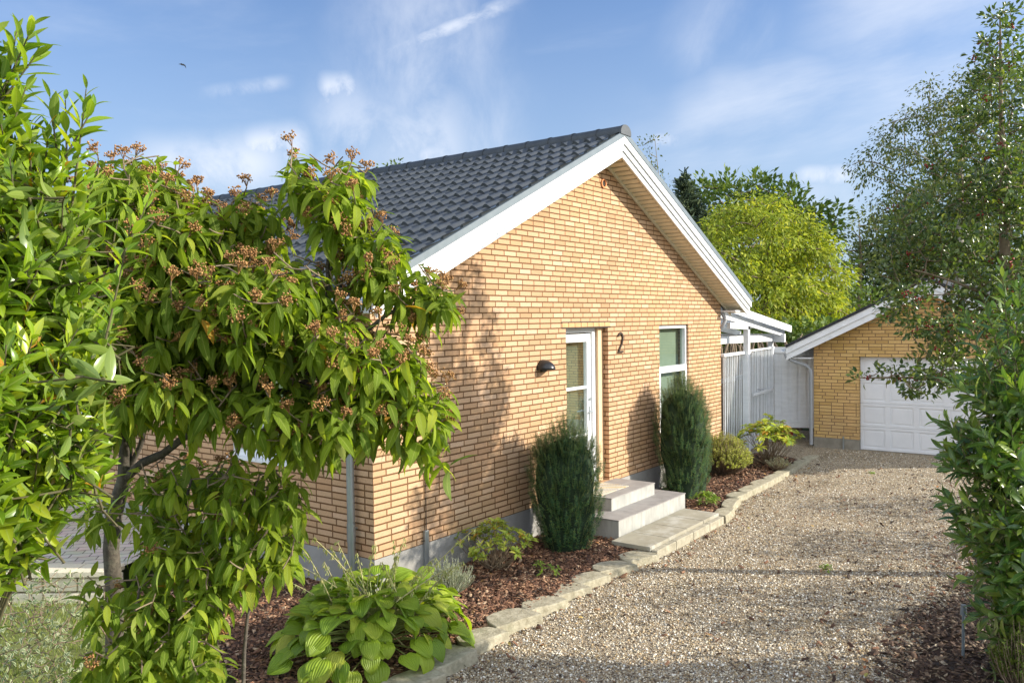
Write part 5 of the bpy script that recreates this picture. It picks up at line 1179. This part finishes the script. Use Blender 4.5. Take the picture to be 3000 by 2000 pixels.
# twiggy variegated shrub bottom left
M_var=leafmat('variegated_leaf',(.10,.15,.06),(.17,.22,.10),(.25,.28,.16),trans=.25,rough=.5,edge=(.62,.62,.42))
def twiggy(label,bl,base,dens,nper,seed):
    root=thing('variegated_shrub',label,'shrub',(base[0],base[1],0)); pts,nr=blob_pts(bl,dens,shell=.0,minz=.05); pts,nr=thin(pts,nr,.055)
    base=np.array(base,float); sk=[base+UPV*.05*i for i in range(3)]; tubes_obj('branches',grow(sk,pts,.003,.009,.0,.16),M_twig,root,4)
    s=rng.random(len(pts))<.6; c=np.repeat(pts[s],nper,0); n=len(c); dr=rdir(n)
    leaves_obj('foliage',[place(T_ov,c+rng.normal(size=(n,3))*.018,dr,perp_up(dr,UPV+rng.normal(size=(n,3))*.5),rng.uniform(.035,.06,n),np.full(n,1.2))],M_var,root)
b0=P(95,1600,6.6);b0[2]=0; twiggy('twiggy variegated shrub with cream edged leaves on the lawn at the lower left',[(90,1400,6.5,130,90,.5),(150,1470,6.4,80,60,.3),(30,1330,6.6,60,50,.3),(60,1450,6.5,90,60,.4)],b0,420,7,1)
b1=P(60,1680,5.8);b1[2]=0; twiggy('low dense variegated shrub at the bottom left corner',[(70,1545,5.7,100,45,.35),(110,1560,5.6,60,35,.3)],b1,900,9,2)
# dwarf cypress, garden spike, leaves, bird
M_cyp=leafmat('cypress_leaf',(.10,.15,.02),(.17,.22,.03),(.22,.26,.04),trans=.25,rough=.6)
q=hit(2345,1620,2,.05); stemplant('dwarf_cypress','small feathery lime green cypress at the lower right under the laurel','shrub',q[0]+.1,q[1],.62,.22,170,34,.03,M_cyp,T_small,seed=41,up=1.)
q=hit(2212,1500,2,.12); b=MB(); b.tube([(q[0],q[1],.08),(q[0]+.02,q[1],.42)],.012,8); b.tube([(q[0]+.02,q[1],.42),(q[0]+.022,q[1],.50)],[.026,.02],12); o=b.build('garden_spike_light',M_trim,smooth=True); tag(o,'grey stake light standing in the mulch beside the dark laurel','garden light')
M_fall=islandmat('fallen_leaf',[(0,(.30,.06,.02)),(.4,(.42,.20,.06)),(.8,(.50,.34,.10)),(1,(.2,.24,.05))])
n=260; x=rng.uniform(-1.6,9.5,n); y=rng.uniform(-4.7,-.1,n); s=(y<kerb_y(x)-.03)&((y>kerb_y(x)-.35)|(y<-4.)|(rng.random(n)<.10))|((y>kerb_y(x)+.25)&(rng.random(n)<.5)); x,y=x[s],y[s]; N=len(x); z=np.where(y>kerb_y(x),bedz(x,y)+.02,ground_z(x,y)+.022)
a=rng.random(N)*6.28; o=leaves_obj('fallen_leaves',[place(leaf_tpl(3,.5,oval(),.15,.6),np.stack([x,y,z],-1),np.stack([np.cos(a),np.sin(a),rng.normal(size=N)*.15],-1),np.stack([rng.normal(size=N)*.3,rng.normal(size=N)*.3,np.ones(N)],-1),rng.uniform(.03,.07,N))],M_fall); o['kind']='stuff'
bp=P(421,151,60); b=MB(); r_=right; u_=up
b.prism([bp-r_*.34+u_*.10,bp-r_*.10+u_*.16,bp+r_*.05+u_*.02,bp-r_*.08+u_*.03],back*.03); b.prism([bp-r_*.02+u_*.14,bp+r_*.16+u_*.02,bp+r_*.22-u_*.22,bp+r_*.08-u_*.03],back*.03); b.tube([bp-r_*.10-u_*0+back*.15,bp+u_*.05,bp+r_*.08+u_*.06-back*.16],[.02,.06,.02],8)
o=b.build('bird',M_black); tag(o,'small dark bird flying high in the sky at the left','bird')
